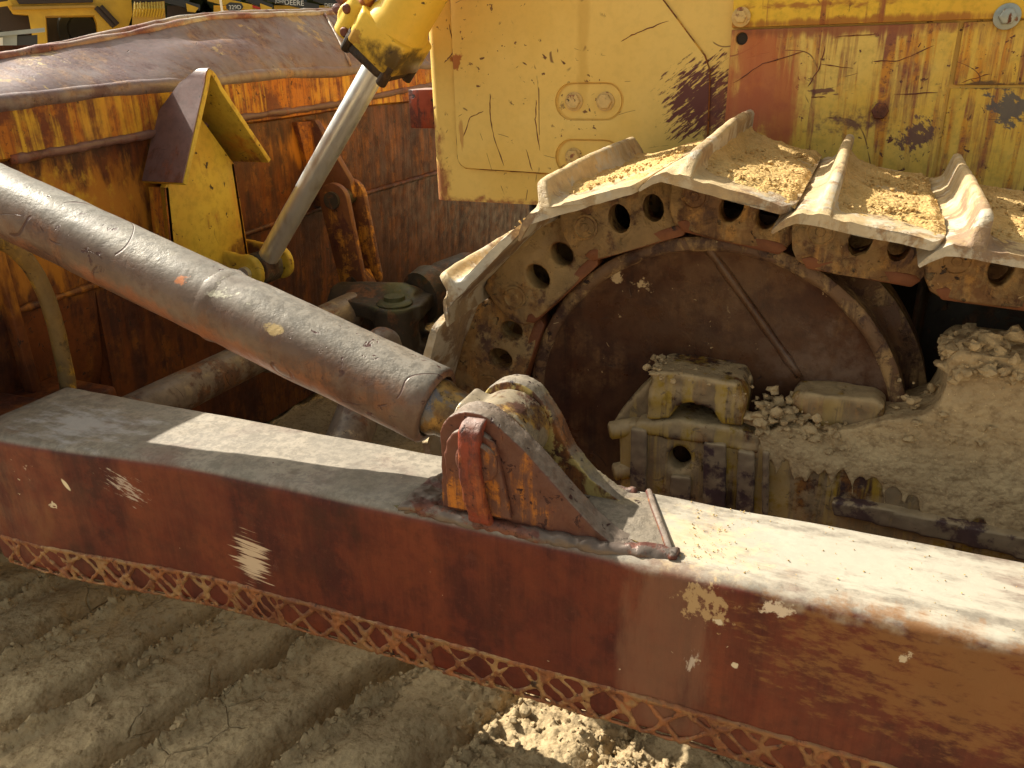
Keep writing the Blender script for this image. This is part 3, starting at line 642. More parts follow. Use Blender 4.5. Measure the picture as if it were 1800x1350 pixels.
# rib and hanger bracket
bm = B(); p1, p2, p3, p4 = onX(522, 215, XB), onX(560, 212, XB+.01), onX(588, 330, XB+.02), onX(555, 345, XB)
prism(bm, [p1, p2, p3, p4], (-.03, 0, 0)); obj('rib', bm, M['blade'], blade, 30, bevel=.003)
bm = B(); yb = 2.42; prism(bm, [(XB-.02, yb, -.20), (XB+.02, yb, -.20), (XB+.14, yb, -.40), (XB+.15, yb, -.46), (XB+.10, yb, -.50), (XB-.02, yb, -.50)], (0,.03,0)); obj('hanger_bracket', bm, M['linkplate'], blade, 30, bevel=.004)
# bent pipe at the left
bm = B(); hp = [onX(a_, b_, XB+.10) for a_, b_ in ((-60,415), (-20,420), (25,437), (62,480), (88,540), (104,600), (116,660), (124,720), (130,800))]
sp_ = []
for i in range(len(hp)-1):
    p0, p1_, p2_, p3_ = hp[max(i-1,0)], hp[i], hp[i+1], hp[min(i+2, len(hp)-1)]
    for k in range(8):
        t = k/8; sp_.append(.5*((2*p1_) + (p2_-p0)*t + (2*p0-5*p1_+4*p2_-p3_)*t*t + (3*p1_-p0-3*p2_+p3_)*t**3))
tube(bm, sp_, .0185, 16); obj('guard_pipe', bm, M['hose'], blade, 180, jitter=.001, js=30)

# ---- blade lift cylinder
lift = part('lift_cylinder', dozer)
Yc = 1.88
r0 = onY(466, 462, Yc+.03); r1 = onY(658, 122, Yc-.02); D = (r1-r0).normalized()
bm = B(); lathe(bm, r0, D, [(0, 0), (0, .031), ((r1-r0).length+.06, .031), ((r1-r0).length+.06, 0)], 40); obj('rod', bm, M['chrome'], lift, 40)
s1, u1 = frame_of(D)
sd = Vector((0, 1, 0)); sd = (sd - D*sd.dot(D)).normalized(); fw = D.cross(sd)      # fw: across the cylinder in its plane
L = r1 + D*.015
bm = B(); lathe(bm, L, D, [(0, 0), (0, .045), (.02, .05), (.03, .062), (.10, .062), (.10, 0)], 32)
hd = obj('head_gland', bm, M['oily'], lift, 60, jitter=.003, js=40)
K = L + D*.028
bm = B(); prism(bm, [K - D*.024 + sd*a_ + fw*b_ for a_, b_ in ((-.055,-.066), (.058,-.062), (.070,-.04), (.070,.05), (.045,.072), (-.045,.074), (-.068,.05), (-.068,-.04))], D*.026); obj('gland_flange', bm, M['oily'], lift, 40, bevel=.006, jitter=.002, js=50)
bm = B()
prism(bm, [K + sd*a_ + fw*b_ for a_, b_ in ((-.062,-.075), (.062,-.075), (.078,-.05), (.078,.06), (.05,.082), (-.05,.082), (-.078,.06), (-.078,-.05))], D*.085); obj('head_block', bm, M['cyl'], lift, 40, bevel=.008)
bm = B(); lathe(bm, K + D*.08, D, [(0, 0), (0, .078), (.02, .074), (.035, .068), (.8, .068), (.8, 0)], 48); obj('barrel', bm, M['cyl'], lift, 40)
# bolts and hoses on the camera-left side
for a_, b_, t_ in ((-.058,-.06,-.006), (.058,-.06,-.006), (-.06,.062,-.006), (.06,.06,-.006), (-.02,.07,-.01)):
    bm = B(); lathe(bm, K + sd*a_ + fw*b_ + D*t_, -D, [(-.03, 0), (-.03, .014), (.022, .014), (.026, .011), (.026, 0)], 8)
    obj('bolt', bm, M['oily'], lift, 40)
side = -1 if (proj_x := (R.T @ np.array(K + fw*.1))[0] / -(R.T @ np.array(K + fw*.1))[2]) > (R.T @ np.array(K))[0] / -(R.T @ np.array(K))[2] else 1
lf = fw*side        # points to the left in view
P0 = K + lf*.085 - sd*.03
bm = B(); tube(bm, [P0 + D*.02, P0 + D*.05, P0 + D*.10 - sd*.004, P0 + D*.35 - sd*.004], [.022, .019, .0165, .0165], 20); obj('hydraulic_tube', bm, M['cyl_rust'], lift, 60)
bm = B(); lathe(bm, P0 + lf*.012 + D*.03, -sd, [(-.03, 0), (-.03, .036), (.016, .036), (.022, .030), (.022, 0)], 28)
lathe(bm, P0 + lf*.012 + D*.03, -D, [(-.05, 0), (-.05, .030), (.045, .030), (.05, .02), (.05, 0)], 24); obj('port_block', bm, M['cyl'], lift, 180, voxel=.004)
for a_, b_ in ((.010,.020), (-.012,-.028), (.048,.014), (.044,-.012)):
    bm = B(); lathe(bm, P0 + lf*(.012+a_) + D*(.03+b_) - sd*(.022 if a_ < .03 else -.0), -sd if a_ < .03 else lf, [(-.01, 0), (-.01, .0115), (.010, .0115), (.013, .009), (.013, 0)], 16)
    obj('port_bolt', bm, M['boltb'], lift, 40)
bm = B(); P1 = K + lf*.066 + sd*.05
tube(bm, [P1 + D*.02, P1 + D*.09, P1 + D*.6], [.03, .032, .032], 24); obj('side_tube', bm, M['cyl'], lift, 60)
# rod eye at the bottom with its yoke
bm = B(); E0 = r0 - D*.02
lathe(bm, E0 + Vector((0,-.04,0)), (0,1,0), [(0, .022), (0, .050), (.08, .050), (.08, .022), (0, .022)], 36)
lathe(bm, r0 + D*.01, D, [(-.03, 0), (-.03, .038), (.012, .036), (.022, .031), (.022, 0)], 30); obj('rod_eye', bm, M['dark'], lift, 180, voxel=.005, jitter=.001, js=40)
for dy in (-.075, .065):
    bm = B(); lathe(bm, E0 + Vector((0, dy, 0)), (0,1,0), [(0, 0), (0, .052), (.022, .056), (.022, 0)], 30)
    prism(bm, [E0+Vector((0,dy,.05)), E0+Vector((-.16,dy,.07)), E0+Vector((-.16,dy,-.09)), E0+Vector((0,dy,-.055))], (0,.022,0)); obj('yoke_ear', bm, M['gusset'], lift, 180, voxel=.005, jitter=.001, js=40)
bm = B(); lathe(bm, E0 + Vector((0,-.09,0)), (0,1,0), [(0, 0), (0, .020), (.18, .020), (.18, 0)], 20); obj('pin', bm, M['chrome'], lift, 40)

# ---- hanger links and centre hitch with its tubes
hit = part('centre_hitch', dozer)
T1 = onY(585, 352, 2.34); T2 = onY(618, 498, 2.34)
for k, (dy, dx) in enumerate(((0, 0), (.105, 0))):
    bm = B(); d = (T2-T1); d2 = Vector((d.x, 0, d.z)).normalized(); n2 = Vector((d2.z, 0, -d2.x)); ln = d.length; out = []
    for a in range(0, 181, 15): out.append(T1 - d2*0 + (n2*math.cos(math.radians(a)) - d2*math.sin(math.radians(a)))*.058)
    for a in range(180, 361, 15): out.append(T2 + (n2*math.cos(math.radians(a)) - d2*math.sin(math.radians(a)))*.052)
    prism(bm, [p + Vector((dx, dy, 0)) for p in out], (0, .026, 0)); obj('link_plate', bm, M['linkplate'], hit, 40, bevel=.004)
bm = B(); lathe(bm, T1 + Vector((0,-.012,0)), (0,1,0), [(0, 0), (0, .030), (.17, .030), (.17, 0)], 24); obj('pin', bm, M['dark'], hit, 40); bm = B(); lathe(bm, T2 + Vector((0,.0,0)), (0,1,0), [(-.004, 0), (-.004, .024), (.15, .024), (.15, 0)], 24); obj('pin', bm, M['dark'], hit, 40)
# upright ear of the casting between the links
Hc = onZ(672, 545, -.79); Hb = Hc + Vector((0, 0, 0))
bm = B(); e0 = T2 + Vector((0,.045,0)); prism(bm, [(e0.x-.045, e0.y, e0.z-.01), (e0.x-.03, e0.y, e0.z+.035), (e0.x+.025, e0.y, e0.z+.035), (e0.x+.045, e0.y, e0.z-.01), (e0.x+.15, e0.y, e0.z-.16), (e0.x+.15, e0.y, e0.z-.26), (e0.x-.05, e0.y, e0.z-.26)], (0,.05,0)); obj('casting_ear', bm, M['linkplate'], hit, 180, voxel=.006, jitter=.001)
bm = B()
lathe(bm, Hc + Vector((-.22,.06,-.02)), Vector((1,.05,.0)), [(0, 0), (0, .08), (.10, .09), (.26, .095), (.32, .08), (.32, 0)], 36)
prism(bm, [Hc+Vector(v) for v in ((-.14,-.06,.045), (.10,-.10,.035), (.16,-.02,.035), (.14,.12,.045), (-.1,.16,.045))], (0,0,-.05))
prism(bm, [Hc+Vector(v) for v in ((-.14,-.06,-.10), (.10,-.10,-.11), (.16,-.02,-.11), (.14,.12,-.10), (-.1,.16,-.10))], (0,0,-.04))
lathe(bm, Hc + Vector((.07,-.03,-.16)), (0,0,1), [(0, 0), (0, .075), (.19, .075), (.195, .06), (.195, 0)], 32)
obj('hitch_casting', bm, M['dark'], hit, 180, voxel=.007, jitter=.002, js=25)
bm = B(); lathe(bm, Hc + Vector((.07,-.03,.03)), (0,0,1), [(0, 0), (0, .058), (.012, .06), (.02, .052), (.022, .036), (.034, .034), (.034, 0)], 32); obj('hitch_pin_cap', bm, M['dark'], hit, 40)
bm = B(); q0 = Hc + Vector((.10,.16,.02)); 
lathe(bm, q0, Vector((.35,1,.06)), [(-.05, 0), (-.05, .09), (.0, .105), (.05, .09), (.07, .1), (.20, .1), (.24, .08), (.30, .062), (1.6, .062), (1.6, 0)], 36); obj('cross_tube', bm, M['dark'], hit, 50, jitter=.003, js=15)
bm = B(); c1 = onZ(250, 722, -.80); c2 = onZ(600, 552, -.80); dd = (c2-c1).normalized()
lathe(bm, c1 - dd*.3, dd, [(0, 0), (0, .052), ((c2-c1).length+.32, .052), ((c2-c1).length+.32, 0)], 32); obj('cross_tube', bm, M['brace_low'], hit, 60)
bm = B(); p_ = onZ(470, 618, -.80); lathe(bm, p_ - dd*.02, dd, [(0, .05), (0, .060), (.5, .060), (.5, .05)], 32); obj('tube_sleeve', bm, M['brace_low'], hit, 60)
bm = B(); d1 = onZ(675, 600, -.74); d2_ = onZ(607, 790, -.93); dd = (d2_-d1).normalized()
lathe(bm, d1, dd, [(-.035, 0), (-.032, .022), (-.02, .040), (0, .052), (.05, .056), (.42, .060), (.42, 0)], 36); obj('diagonal_tube', bm, M['brace_low'], hit, 60)

# ---- engine body side
body = part('engine_body', dozer)
YB = 1.98; F2 = lambda u, v, d: Vector((u, d, v))
bl = onY(768, 362, YB)
bm = B()
r = .028; x0 = bl.x - .004; x1 = 2.2; y0 = YB; y1 = 3.5; z0 = -.372; z1 = .95
out = [(x0+r + r*math.cos(math.radians(a)), y0+r + r*math.sin(math.radians(a))) for a in range(180, 271, 10)] + [(x1, y0), (x1, y1), (x0, y1)]
a_ = [bm.verts.new((p, q_, z0 + (0 if p < -.5 else 0))) for p, q_ in out]; b2 = [bm.verts.new((p, q_, z1)) for p, q_ in out]
bm.faces.new(a_[::-1]); bm.faces.new(b2)
for i in range(len(out)): bm.faces.new([a_[i], a_[(i+1) % len(out)], b2[(i+1) % len(out)], b2[i]])
obj('body_shell', bm, M['body'], body, 40)
# raised cover plate with two oval bolt pockets
def rr_px(pts): return [(lambda p: (p.x, p.z))(onY(a, b_, YB-.008)) for a, b_ in pts]
c1_, c2_ = onY(1036, 178, YB), onY(1036, 278, YB)
def oval(cx, cz, hw, r):
    return arc(cx-hw, cz, r, 90, 270, 12) + arc(cx+hw, cz, r, -90, 90, 12)
outer = [(-1.0, .9), (-1.002, -.245)] + [(-1.002+.03-.03*math.cos(math.radians(a)), -.252-.03*math.sin(math.radians(a))) for a in range(0, 91, 15)] + [(-.345, -.300)] + [(-.352, -.05), (-.366, -.018)] + [(-.475, .11), (-.70, .45), (-.72, .9)]
outer = outer[::-1]
ov = [oval(-.637, -.115, .044, .044), oval(-.637, -.247, .044, .044)]
bm = B(); cl = [p for p in outer if p[1] < .5]; cl = outer; pts = []
for p, q_ in zip(cl, cl[1:]+cl[:1]):
    nseg = max(1, int(math.hypot(p[0]-q_[0], p[1]-q_[1])/.03))
    for k in range(nseg): pts.append((p[0]+(q_[0]-p[0])*k/nseg, YB-.0035, p[1]+(q_[1]-p[1])*k/nseg))
tube(bm, pts, [.0034*random.uniform(.6, 1.2) for _ in pts], 6); obj('plate_weld', bm, M['cyl_rust'], body, 180)
bm = B(); plate(bm, outer, ov, F2, YB-.010, YB+.004); obj('cover_plate', bm, M['body'], body, 30, bevel=.0035)
for zc in (-.115, -.247):
    bm = B(); plate(bm, oval(-.637, zc, .040, .040), [], F2, YB-.0035, YB+.002)
    obj('pocket', bm, M['body'], body, 30)
for xc, zc in ((-.677,-.115), (-.597,-.115), (-.677,-.247), (-.597,-.247)):
    bm = B(); bolt(bm, (xc, YB-.004, zc), (0,-1,0), .018, .013, False); lathe(bm, (xc, YB-.004, zc), (0,-1,0), [(0,0), (0,.0225), (.003,.0225), (.0035,0)], 24); obj('bolt', bm, M['bolty'], body, 30)
# long strip and lower panels
def pxrect(bm, x0_, x1_, z0_, z1_, d0, d1): plate(bm, [(x0_, z0_), (x1_, z0_), (x1_, z1_), (x0_, z1_)], [], F2, d0, d1)
sx = onY(1287, 60, YB).x; zs = onY(1500, 42, YB).z
bm = B(); pxrect(bm, sx, 2.2, zs, zs+.16, YB-.016, YB+.002); obj('trim_strip', bm, M['strip'], body, 30, bevel=.003)
bm = B(); pxrect(bm, sx, 2.2, zs+.164, .9, YB-.010, YB+.002); obj('upper_panel', bm, M['body'], body, 30, bevel=.003)
hole = onY(1305, 68, YB); seam = onY(1672, 100, YB).x
bm = B(); plate(bm, [(sx, -.365), (seam, -.365), (seam+.004, zs-.004), (sx, zs-.004)], [circle(hole.x, hole.z, .013, 20)], F2, YB-.012, YB+.0); obj('lower_panel', bm, M['panel'], body, 30, bevel=.002)
bm = B(); lathe(bm, (hole.x, YB-.0008, hole.z), (0,-1,0), [(0,0), (0,.0125), (.0004,.0125), (.0004,0)], 20); obj('bolt_hole', bm, M['oily'], body, 30)
zn = onY(1700, 152, YB).z
bm = B(); pxrect(bm, seam+.012, 2.2, zn+.003, zs-.004, YB-.010, YB); obj('rear_panel', bm, M['panel'], body, 30, bevel=.002)
bm = B(); pxrect(bm, seam+.008, 2.2, -.365, zn-.003, YB-.004, YB+.001); obj('rear_panel', bm, M['panel'], body, 30, bevel=.002)
for (a, b_), mt, rr_, ws in (((1303,30), 'bolty', .016, True), ((1770,29), 'boltg', .019, True), ((1547,195), 'boltb', .021, False)):
    p = onY(a, b_, YB-.016); bm = B(); bolt(bm, (p.x, p.y + (.004 if b_ > 100 else 0), p.z), (0,-1,0), rr_*.85, .014, ws); obj('bolt', bm, M[mt], body, 30, bevel=.0015)
SC = [([(862,165),(861,200),(868,240),(886,292)], -.0102), ([(943,175),(941,210),(949,265)], -.0102), ([(1092,72),(1120,57),(1175,37)], -.0102), ([(815,240),(826,207),(850,195)], -.0102), ([(789,42),(796,70),(795,95),(781,110)], -.0002), ([(925,262),(936,300)], -.0102),
      ([(1290,145),(1340,112),(1415,90)], -.0122), ([(1450,82),(1440,120),(1420,152)], -.0122), ([(1535,108),(1580,107),(1642,80)], -.0122), ([(1440,112),(1500,120)], -.0122), ([(1572,166),(1648,163)], -.0122), ([(1425,170),(1452,171)], -.0122), ([(1470,65),(1540,60)], -.0122), ([(1690,145),(1740,130)], -.0102)]
for pl, dy in SC:
    P = [onY(a_, b_, YB+dy) for a_, b_ in pl]; pts = []
    for p, q_ in zip(P, P[1:]):
        for k in range(6): pts.append(p.lerp(q_, k/6) + Vector((random.uniform(-.0012,.0012), 0, random.uniform(-.0012,.0012))))
    bm = B(); tube(bm, pts + [P[-1]], [.0003] + [random.uniform(.0006, .0017) for _ in pts[1:]] + [.0003], 6); obj('scratch', bm, M['boltb'], body, 180)
# rusty tab in front of the body
bm = B(); p = onX(748, 245, x0-.03); box(bm, x0-.075, x0+.01, YB+.02, YB+.12, -.185, -.085); obj('front_tab', bm, M['keeper'], body, 30, bevel=.004)
# belly boxes; shade painted near black, front box added to darken a gap
bm = B(); box(bm, -.55, 2.2, 2.05, 3.4, -1.0, -.374); obj('belly', bm, M['black'], dozer, 30, bevel=.01); bm = B(); box(bm, -1.0, -.56, 2.45, 3.3, -1.1, -.40); obj('front_filler', bm, M['black'], dozer, 30, bevel=.02); bm = B(); box(bm, .15, 2.2, 1.75, 2.04, -.95, -.385); obj('inner_frame', bm, M['dark'], dozer, 30, bevel=.01)
bm = B(); box(bm, -.9, 2.2, 3.75, 4.3, -1.22, -.25); obj('far_track', bm, M['link'], dozer, 30, bevel=.1, seg=5)

# ---- idler wheel
ic = Vector((-.2276, 0, -.671)); RI = .3585; YI = 1.44
idl = part('idler', dozer)
bm = B(); lathe(bm, (ic.x, YI, ic.z), (0,1,0), [(.028, 0), (.026, .12), (.020, .26), (.012, .322), (.006, .334)], 128)
o = obj('wheel_face', bm, M['idler'], idl, 180)
bm = B(); lathe(bm, (ic.x, YI, ic.z), (0,1,0), [(.007, .332), (.001, .336), (0, .342), (.001, .354), (.004, RI), (.06, RI+.001), (.075, .372), (.082, .395), (.165, .395), (.17, .372), (.18, RI), (.24, RI), (.245, .34), (.22, .3)], 128)
obj('rim', bm, M['idler_rim'], idl, 50, jitter=.0012, js=40)
bm = B()
for (a, b_), (c, d) in (((1238,425), (1405,660)),):
    p, q_ = onY(a, b_, YI+.012), onY(c, d, YI+.025)
    pts = [p.lerp(q_, k/16) for k in range(17)]; tube(bm, pts, [.008*random.uniform(.8, 1.2) for _ in pts], 10)
obj('radial_weld', bm, M['idler'], idl, 180, jitter=.001, js=40)

# ---- track chain
pr = .440; st = 27.4
pins = []
for k in range(7, -1, -1): a = math.radians(94 + st*k); pins.append((ic.x + pr*math.cos(a), ic.z + pr*math.sin(a)))
i0 = len(pins)-1
pins += [(-.050, -.281), (.155, -.315), (.359, -.340), (.563, -.362), (.767, -.38), (.97, -.395)]
bx, bz = pins[0]
bottom = [(bx + .205*(k), ic.z - pr) for k in range(6, 0, -1)]
pins = bottom + pins
YL = 1.402
linkparts = []
sand_spots = []
def loc(i):
    p0 = Vector((pins[i][0], 0, pins[i][1])); p1 = Vector((pins[i+1][0], 0, pins[i+1][1])); T = (p1-p0).normalized(); N = Vector((-T.z, 0, T.x))
    return p0, T, N, (p1-p0).length
shoe_prof = [(.165,.0375), (.165,.0505), (.14,.0525), (.10,.0535), (.06,.0535), (.034,.0545), (.018,.060), (.009,.071), (.0075,.082), (.0068,.096), (.006,.104), (.002,.109), (-.005,.110), (-.010,.107), (-.0125,.098), (-.0145,.082), (-.017,.068), (-.026,.058), (-.040,.0505), (-.052,.041), (-.060,.031), (-.067,.020), (-.069,.016), (-.066,.0135), (-.060,.019), (-.050,.028), (-.038,.036), (-.022,.0375), (0,.0375), (.05,.0375), (.11,.0375)]
def densify(p, d):
    out = []
    for i in range(len(p)):
        a, b_ = p[i], p[(i+1) % len(p)]; n = max(1, int(math.hypot(a[0]-b_[0], a[1]-b_[1])/d))
        for k in range(n): out.append((a[0]+(b_[0]-a[0])*k/n, a[1]+(b_[1]-a[1])*k/n))
    return out
dp = densify(shoe_prof, .006)
top_surface = {}
NOFF = {-1: .008, -2: .022, -3: .042, -4: .045, -5: .03}
def shoe(i, style):
    noff = NOFF.get(i - 6 - i0, 0)
    p0, T, N, L = loc(i); ya, yb = 1.252 + random.uniform(-.006, .006), 1.88
    yy = list(ya + (yb-ya)*np.array([0, .004, .010, .018, .028, .04, .055, .072, .09, .11, .13, .155, .18]+list(np.linspace(.21, .80, 26))+[.83, .86, .89, .92, .95, .975, 1.0]))
    ramp_ = {0: .045, 1: .10, 2: .02, 3: .006}[style]; tipn = .8 if style == 3 else 1.; sd_ = i*7.3
    V = []; m_ = len(dp)
    for y in yy:
        e = y - ya; lo_ = .82 if style >= 2 else .62
        h = tipn*(lo_*float(ss(-.004, ramp_, e)) + (1-lo_)*float(ss(0, .36, e))) * (1 - .5*float(ss(yb-.03, yb, y))); h = max(h, .08)
        for (t, n) in dp:
            nn_ = n; base = .052
            if n > base and -.03 < t < .03: nn_ = base + (n-base)*h
            nn_ -= .0035*math.exp(-e/.03)
            tt = t + (0.0015*math.sin(y*13+sd_) if n > .06 else 0)
            if t > .12: tt -= .02*math.exp(-e/.02)*(t-.12)/.045
            V.append((p0 + T*tt + N*(nn_ + noff) + Vector((0, y, 0)))[:])
    V = np.array(V)
    dsp = .0009*fbm(V[:,0], V[:,1], V[:,2], 26, 4, 70+i, .6)
    # wavy worn near edge
    k0 = np.repeat(np.array(yy)-ya, m_)
    V[:, 1] += np.exp(-k0/.02)*.004*fbm(V[:,0], V[:,0]*0+i, V[:,2], 18, 3, 90+i)
    V += np.array(N[:])[None]*dsp[:, None]*1.2
    Fs = []
    for a in range(len(yy)-1):
        for k in range(m_): Fs.append((a*m_+k, a*m_+(k+1) % m_, (a+1)*m_+(k+1) % m_, (a+1)*m_+k))
    Fs.append(list(range(m_))[::-1]); Fs.append([(len(yy)-1)*m_+k for k in range(m_)])
    me = bpy.data.meshes.new('track_shoe'); me.from_pydata(V.tolist(), [], Fs)
    bmx = bmesh.new(); bmx.from_mesh(me); bmesh.ops.recalc_face_normals(bmx, faces=bmx.faces); bmx.to_mesh(me); bmx.free()
    return link('track_shoe', me, M['shoe'], dozer, 60)
def sand_patch(i, amt, V, Fs, seed):
    p0, T, N, L = loc(i); nt, nyy_ = 60, 150
    t = np.linspace(.004, .165, nt); y = np.linspace(1.275, 1.84, nyy_); Tt, Yy = np.meshgrid(t, y)
    z = Tt*0 + seed*3.7
    cover = fbm(Tt*1.0, Yy, z, 13, 4, seed, .6)
    edge = ss(1.275, 1.36, Yy + .02*fbm(Tt, Yy, z, 30, 2, seed+9))
    h = amt*(.0075*edge + .006*cover*edge) - .0035 + .0022*edge*np.abs(fbm(Tt, Yy, z, 75, 3, seed+3, .6))
    h += amt*.022*np.exp(-(Tt-.004)/.022)*ss(1.29, 1.42, Yy)                  # banked against the grouser
    h += -.006*ss(.150, .165, Tt)
    P = np.array(p0[:])[None, None] + np.array(T[:])[None, None]*Tt[..., None] + np.array(N[:])[None, None]*(.0525 + NOFF.get(i-6-i0, 0) + h)[..., None]
    P[..., 1] += Yy
    k = len(V); V += P.reshape(-1, 3).tolist(); id_ = np.arange(nt*nyy_).reshape(nyy_, nt) + k
    Fs += np.stack([id_[:-1,:-1], id_[:-1,1:], id_[1:,1:], id_[1:,:-1]], -1).reshape(-1, 4).tolist()
    rg = np.random.default_rng(seed)
    for _ in range(int(260*amt)):
        a, b_ = rg.uniform(.01, .16), rg.uniform(1.30, 1.80); rr_ = .0012 + .0030*rg.random()**2
        if rg.random() < .03: rr_ *= 2
        q_ = p0 + T*a + N*(.0545 + NOFF.get(i-6-i0, 0) + amt*.006) + Vector((0, b_, 0)); sand_spots.append((q_.x, q_.y, q_.z, rr_))
SV, SF = [], []
rail_r = RI + .0015
for i in range(len(pins)-1):
    p0, T, N, L = loc(i)
    # link plate
    hb = -.066 if (p0 - Vector((ic.x, 0, ic.z))).length < .47 else -.066
    out = [(-.046, -.012)] + [(-.047, .012), (-.040, .030), (-.020, .038), (.06, .040), (.150, .040), (.165, .030), (.180, .012), (.184, -.012), (.176, -.040), (.168, -.058), (.158, hb), (.10, hb-.001), (.045, hb-.001), (-.008, hb), (-.026, -.058), (-.038, -.042)]
    out = out[::-1]
    holes = [arc(.062, -.006, .0185, 0, 360, 16, .027)[:-1], arc(.122, -.006, .0175, 0, 360, 16, .025)[:-1]]
    no_ = NOFF.get(i - 6 - i0, 0)
    def fl(u, v, d, p0=p0, T=T, N=N, no_=no_):
        v = v + (no_ if v > .025 else 0)
        return p0 + T*u + N*v + Vector((0, YL + d + .036*float(ss(.02, .17, u)), 0))
    bm = B(); plate(bm, out, holes, fl, 0, .045)
    lk = obj('track_link', bm, M['link'], dozer, 40, bevel=.006, jitter=.001, js=40, seg=3)
    # worn rail surface, pin end, and the shoe bolts seen in the openings
    bm = B(); plate(bm, [(-.006, hb-.003), (-.020, hb+.012), (-.006, hb+.019), (.160, hb+.019), (.172, hb+.012), (.160, hb-.003)], [], fl, -.0015, .046); obj('rail', bm, M['rail'], lk, 40, bevel=.003)
    c_ = fl(-.002, -.004, 0); bm = B(); lathe(bm, c_, (0,-1,0), [(-.01, 0), (-.01, .024), (.002, .024), (.003, .020), (.001, .018), (.001, .008), (.003, .007), (.003, 0)], 28); obj('pin', bm, M['link'], lk, 40)
    for uu in (.062, .122):
        bm = B(); c_ = fl(uu, .036, .03); lathe(bm, c_, -N, [(-.01, 0), (-.01, .015), (.022, .015), (.026, .011), (.026, 0)], 10)
        obj('shoe_bolt', bm, M['boltm'], lk, 40)
    bm = B(); plate(bm, out, [], lambda u, v, d, p0=p0, T=T, N=N: p0 + T*u + N*v + Vector((0, YL + .19 + d, 0)), 0, .04); lathe(bm, p0 + Vector((0, YL+.02, 0)), (0,1,0), [(0,0), (0,.03), (.2,.03), (.2,0)], 20); obj('inner_link', bm, M['link'], lk, 40)
    k = i - 6 - i0       # 0 = link left of the top
    style = {0: 0, 1: 1, 2: 2, -1: 2, -2: 3, -3: 3}.get(k, 0)
    shoe(i, style)
    am = {-1: .75, 0: 1.05, 1: 1.15, 2: 1.1, 3: 1., 4: 1., -2: .35}.get(k, 0)
    if am: sand_patch(i, am, SV, SF, 20+i)
me = bpy.data.meshes.new('loose_sand'); me.from_pydata(SV, [], SF); so = link('loose_sand', me, M['sand'], None, 180); tag(so, 'dry yellow sand lying on the track shoes between the grousers', 'sand', None, 'stuff')
clods('sand_grains', sand_spots, M['sand'], 'stuff', 'small dry crumbs scattered over the sand on the track', 'sand')

# ---- track frame at the lower right
tf = part('track_frame', dozer)
YF = 1.375
def fx(pts, y=YF): return [(lambda p: (p.x, p.z))(onY(a, b_, y)) for a, b_ in pts]
def casting(name, pts, y0, y1, mat, voxel=.006, jit=.002, js=30, holes=(), parent=tf):
    bm = B(); plate(bm, pts, list(holes), F2, y0, y1); return obj(name, bm, mat, parent, 180, voxel=voxel, jitter=jit, js=js)
# side rail (front vertical plate), runs out to the right
casting('side_plate', fx([(1090,900), (1085,760), (1105,742), (1330,778), (1560,818), (1900,872), (2600,980), (2600,1250), (1600,1100)]), YF, YF+.05, M['frame'], .007, .0015, 25, [fx([(1193+20*math.cos(a), 808+22*math.sin(a)) for a in np.linspace(0, 6.28, 17)[:-1]])])
# dark ribs
for k, (a, b_, c, d) in enumerate(((1108,1136,752,860), (1236,1276,778,892), (1296,1326,792,905), (1178,1214,836,880), (1340,1352,792,905))):
    bm = B(); pr_ = fx([(a, c), (b_, c+4), (b_-2, d+6), (a-2, d)], YF-.012); plate(bm, pr_, [], F2, YF-.012, YF+.004); obj('rib', bm, M['rib'], tf, 180, voxel=.004, jitter=.0015, js=40)
# bearing cap with its arched slot
cap = fx([(1135,740), (1142,662), (1160,652), (1230,662), (1300,676), (1312,700), (1306,752), (1270,748), (1250,722), (1215,708), (1190,714), (1176,738)], YF-.01)
casting('bearing_cap', cap, YF-.01, YF+.12, M['frame'], .006, .0022, 30)
casting('cap_side', fx([(1075,745), (1110,700), (1145,668), (1145,760), (1090,770)], YF+.03), YF+.03, YF+.13, M['frame'], .006, .002, 30)
casting('cap_base', fx([(1120,742), (1180,738), (1290,752), (1340,768), (1335,800), (1110,762)], YF-.005), YF-.005, YF+.1, M['frame'], .006, .003, 30)
for a, b_, rr_ in ((1078,757,.019), (1085,830,.019)):
    p = onY(a, b_, YF-.005); bm = B(); lathe(bm, p + Vector((.02,.02,0)), Vector((-1,-.55,-.12)), [(-.02, 0), (-.02, rr_), (.03, rr_*.95), (.034, rr_*.7), (.034, 0)], 20); obj('bolt', bm, M['frame'], tf, 50)
# leaning yellow block, boxed frame and the muddy upstand behind
casting('wedge_block', fx([(1385,712), (1400,690), (1540,702), (1558,714), (1556,738), (1520,758), (1440,752)], YF+.02), YF+.02, YF+.09, M['frame'], .006, .003, 22)
# mud covered box: polygon with the U notch around the idler
mudp = [(1330,768), (1380,745), (1440,758), (1500,752), (1560,735), (1610,733), (1640,722), (1655,700), (1663,660), (1668,632), (1690,618), (1760,622), (1830,640), (2100,700), (2400,900), (2400,1090)]
rgm = np.random.default_rng(21); x_ = 2380; low = []
while x_ > 1345:
    w_ = rgm.uniform(14, 34); basey = 800 + (x_-1345)*.17 + (45 if x_ > 1560 else 0)*min(1, (x_-1560)/120.)
    low += [(x_, basey - 12), (x_ - w_*.35, basey + rgm.uniform(8, 55)), (x_ - w_*.65, basey + rgm.uniform(8, 50))]; x_ -= w_
low = [p for p in low if p[0] > 1345]
casting('mud_caked_box', fx(mudp + low), YF-.006, YF+.14, M['mud'], .0055, .005, 22)
# lower rail
casting('guard_rail', fx([(1462,880), (1560,895), (1800,946), (2400,1070), (2400,1130), (1800,985), (1462,905)], YF-.02), YF-.02, YF+.02, M['rib'], .005, .0015, 40)
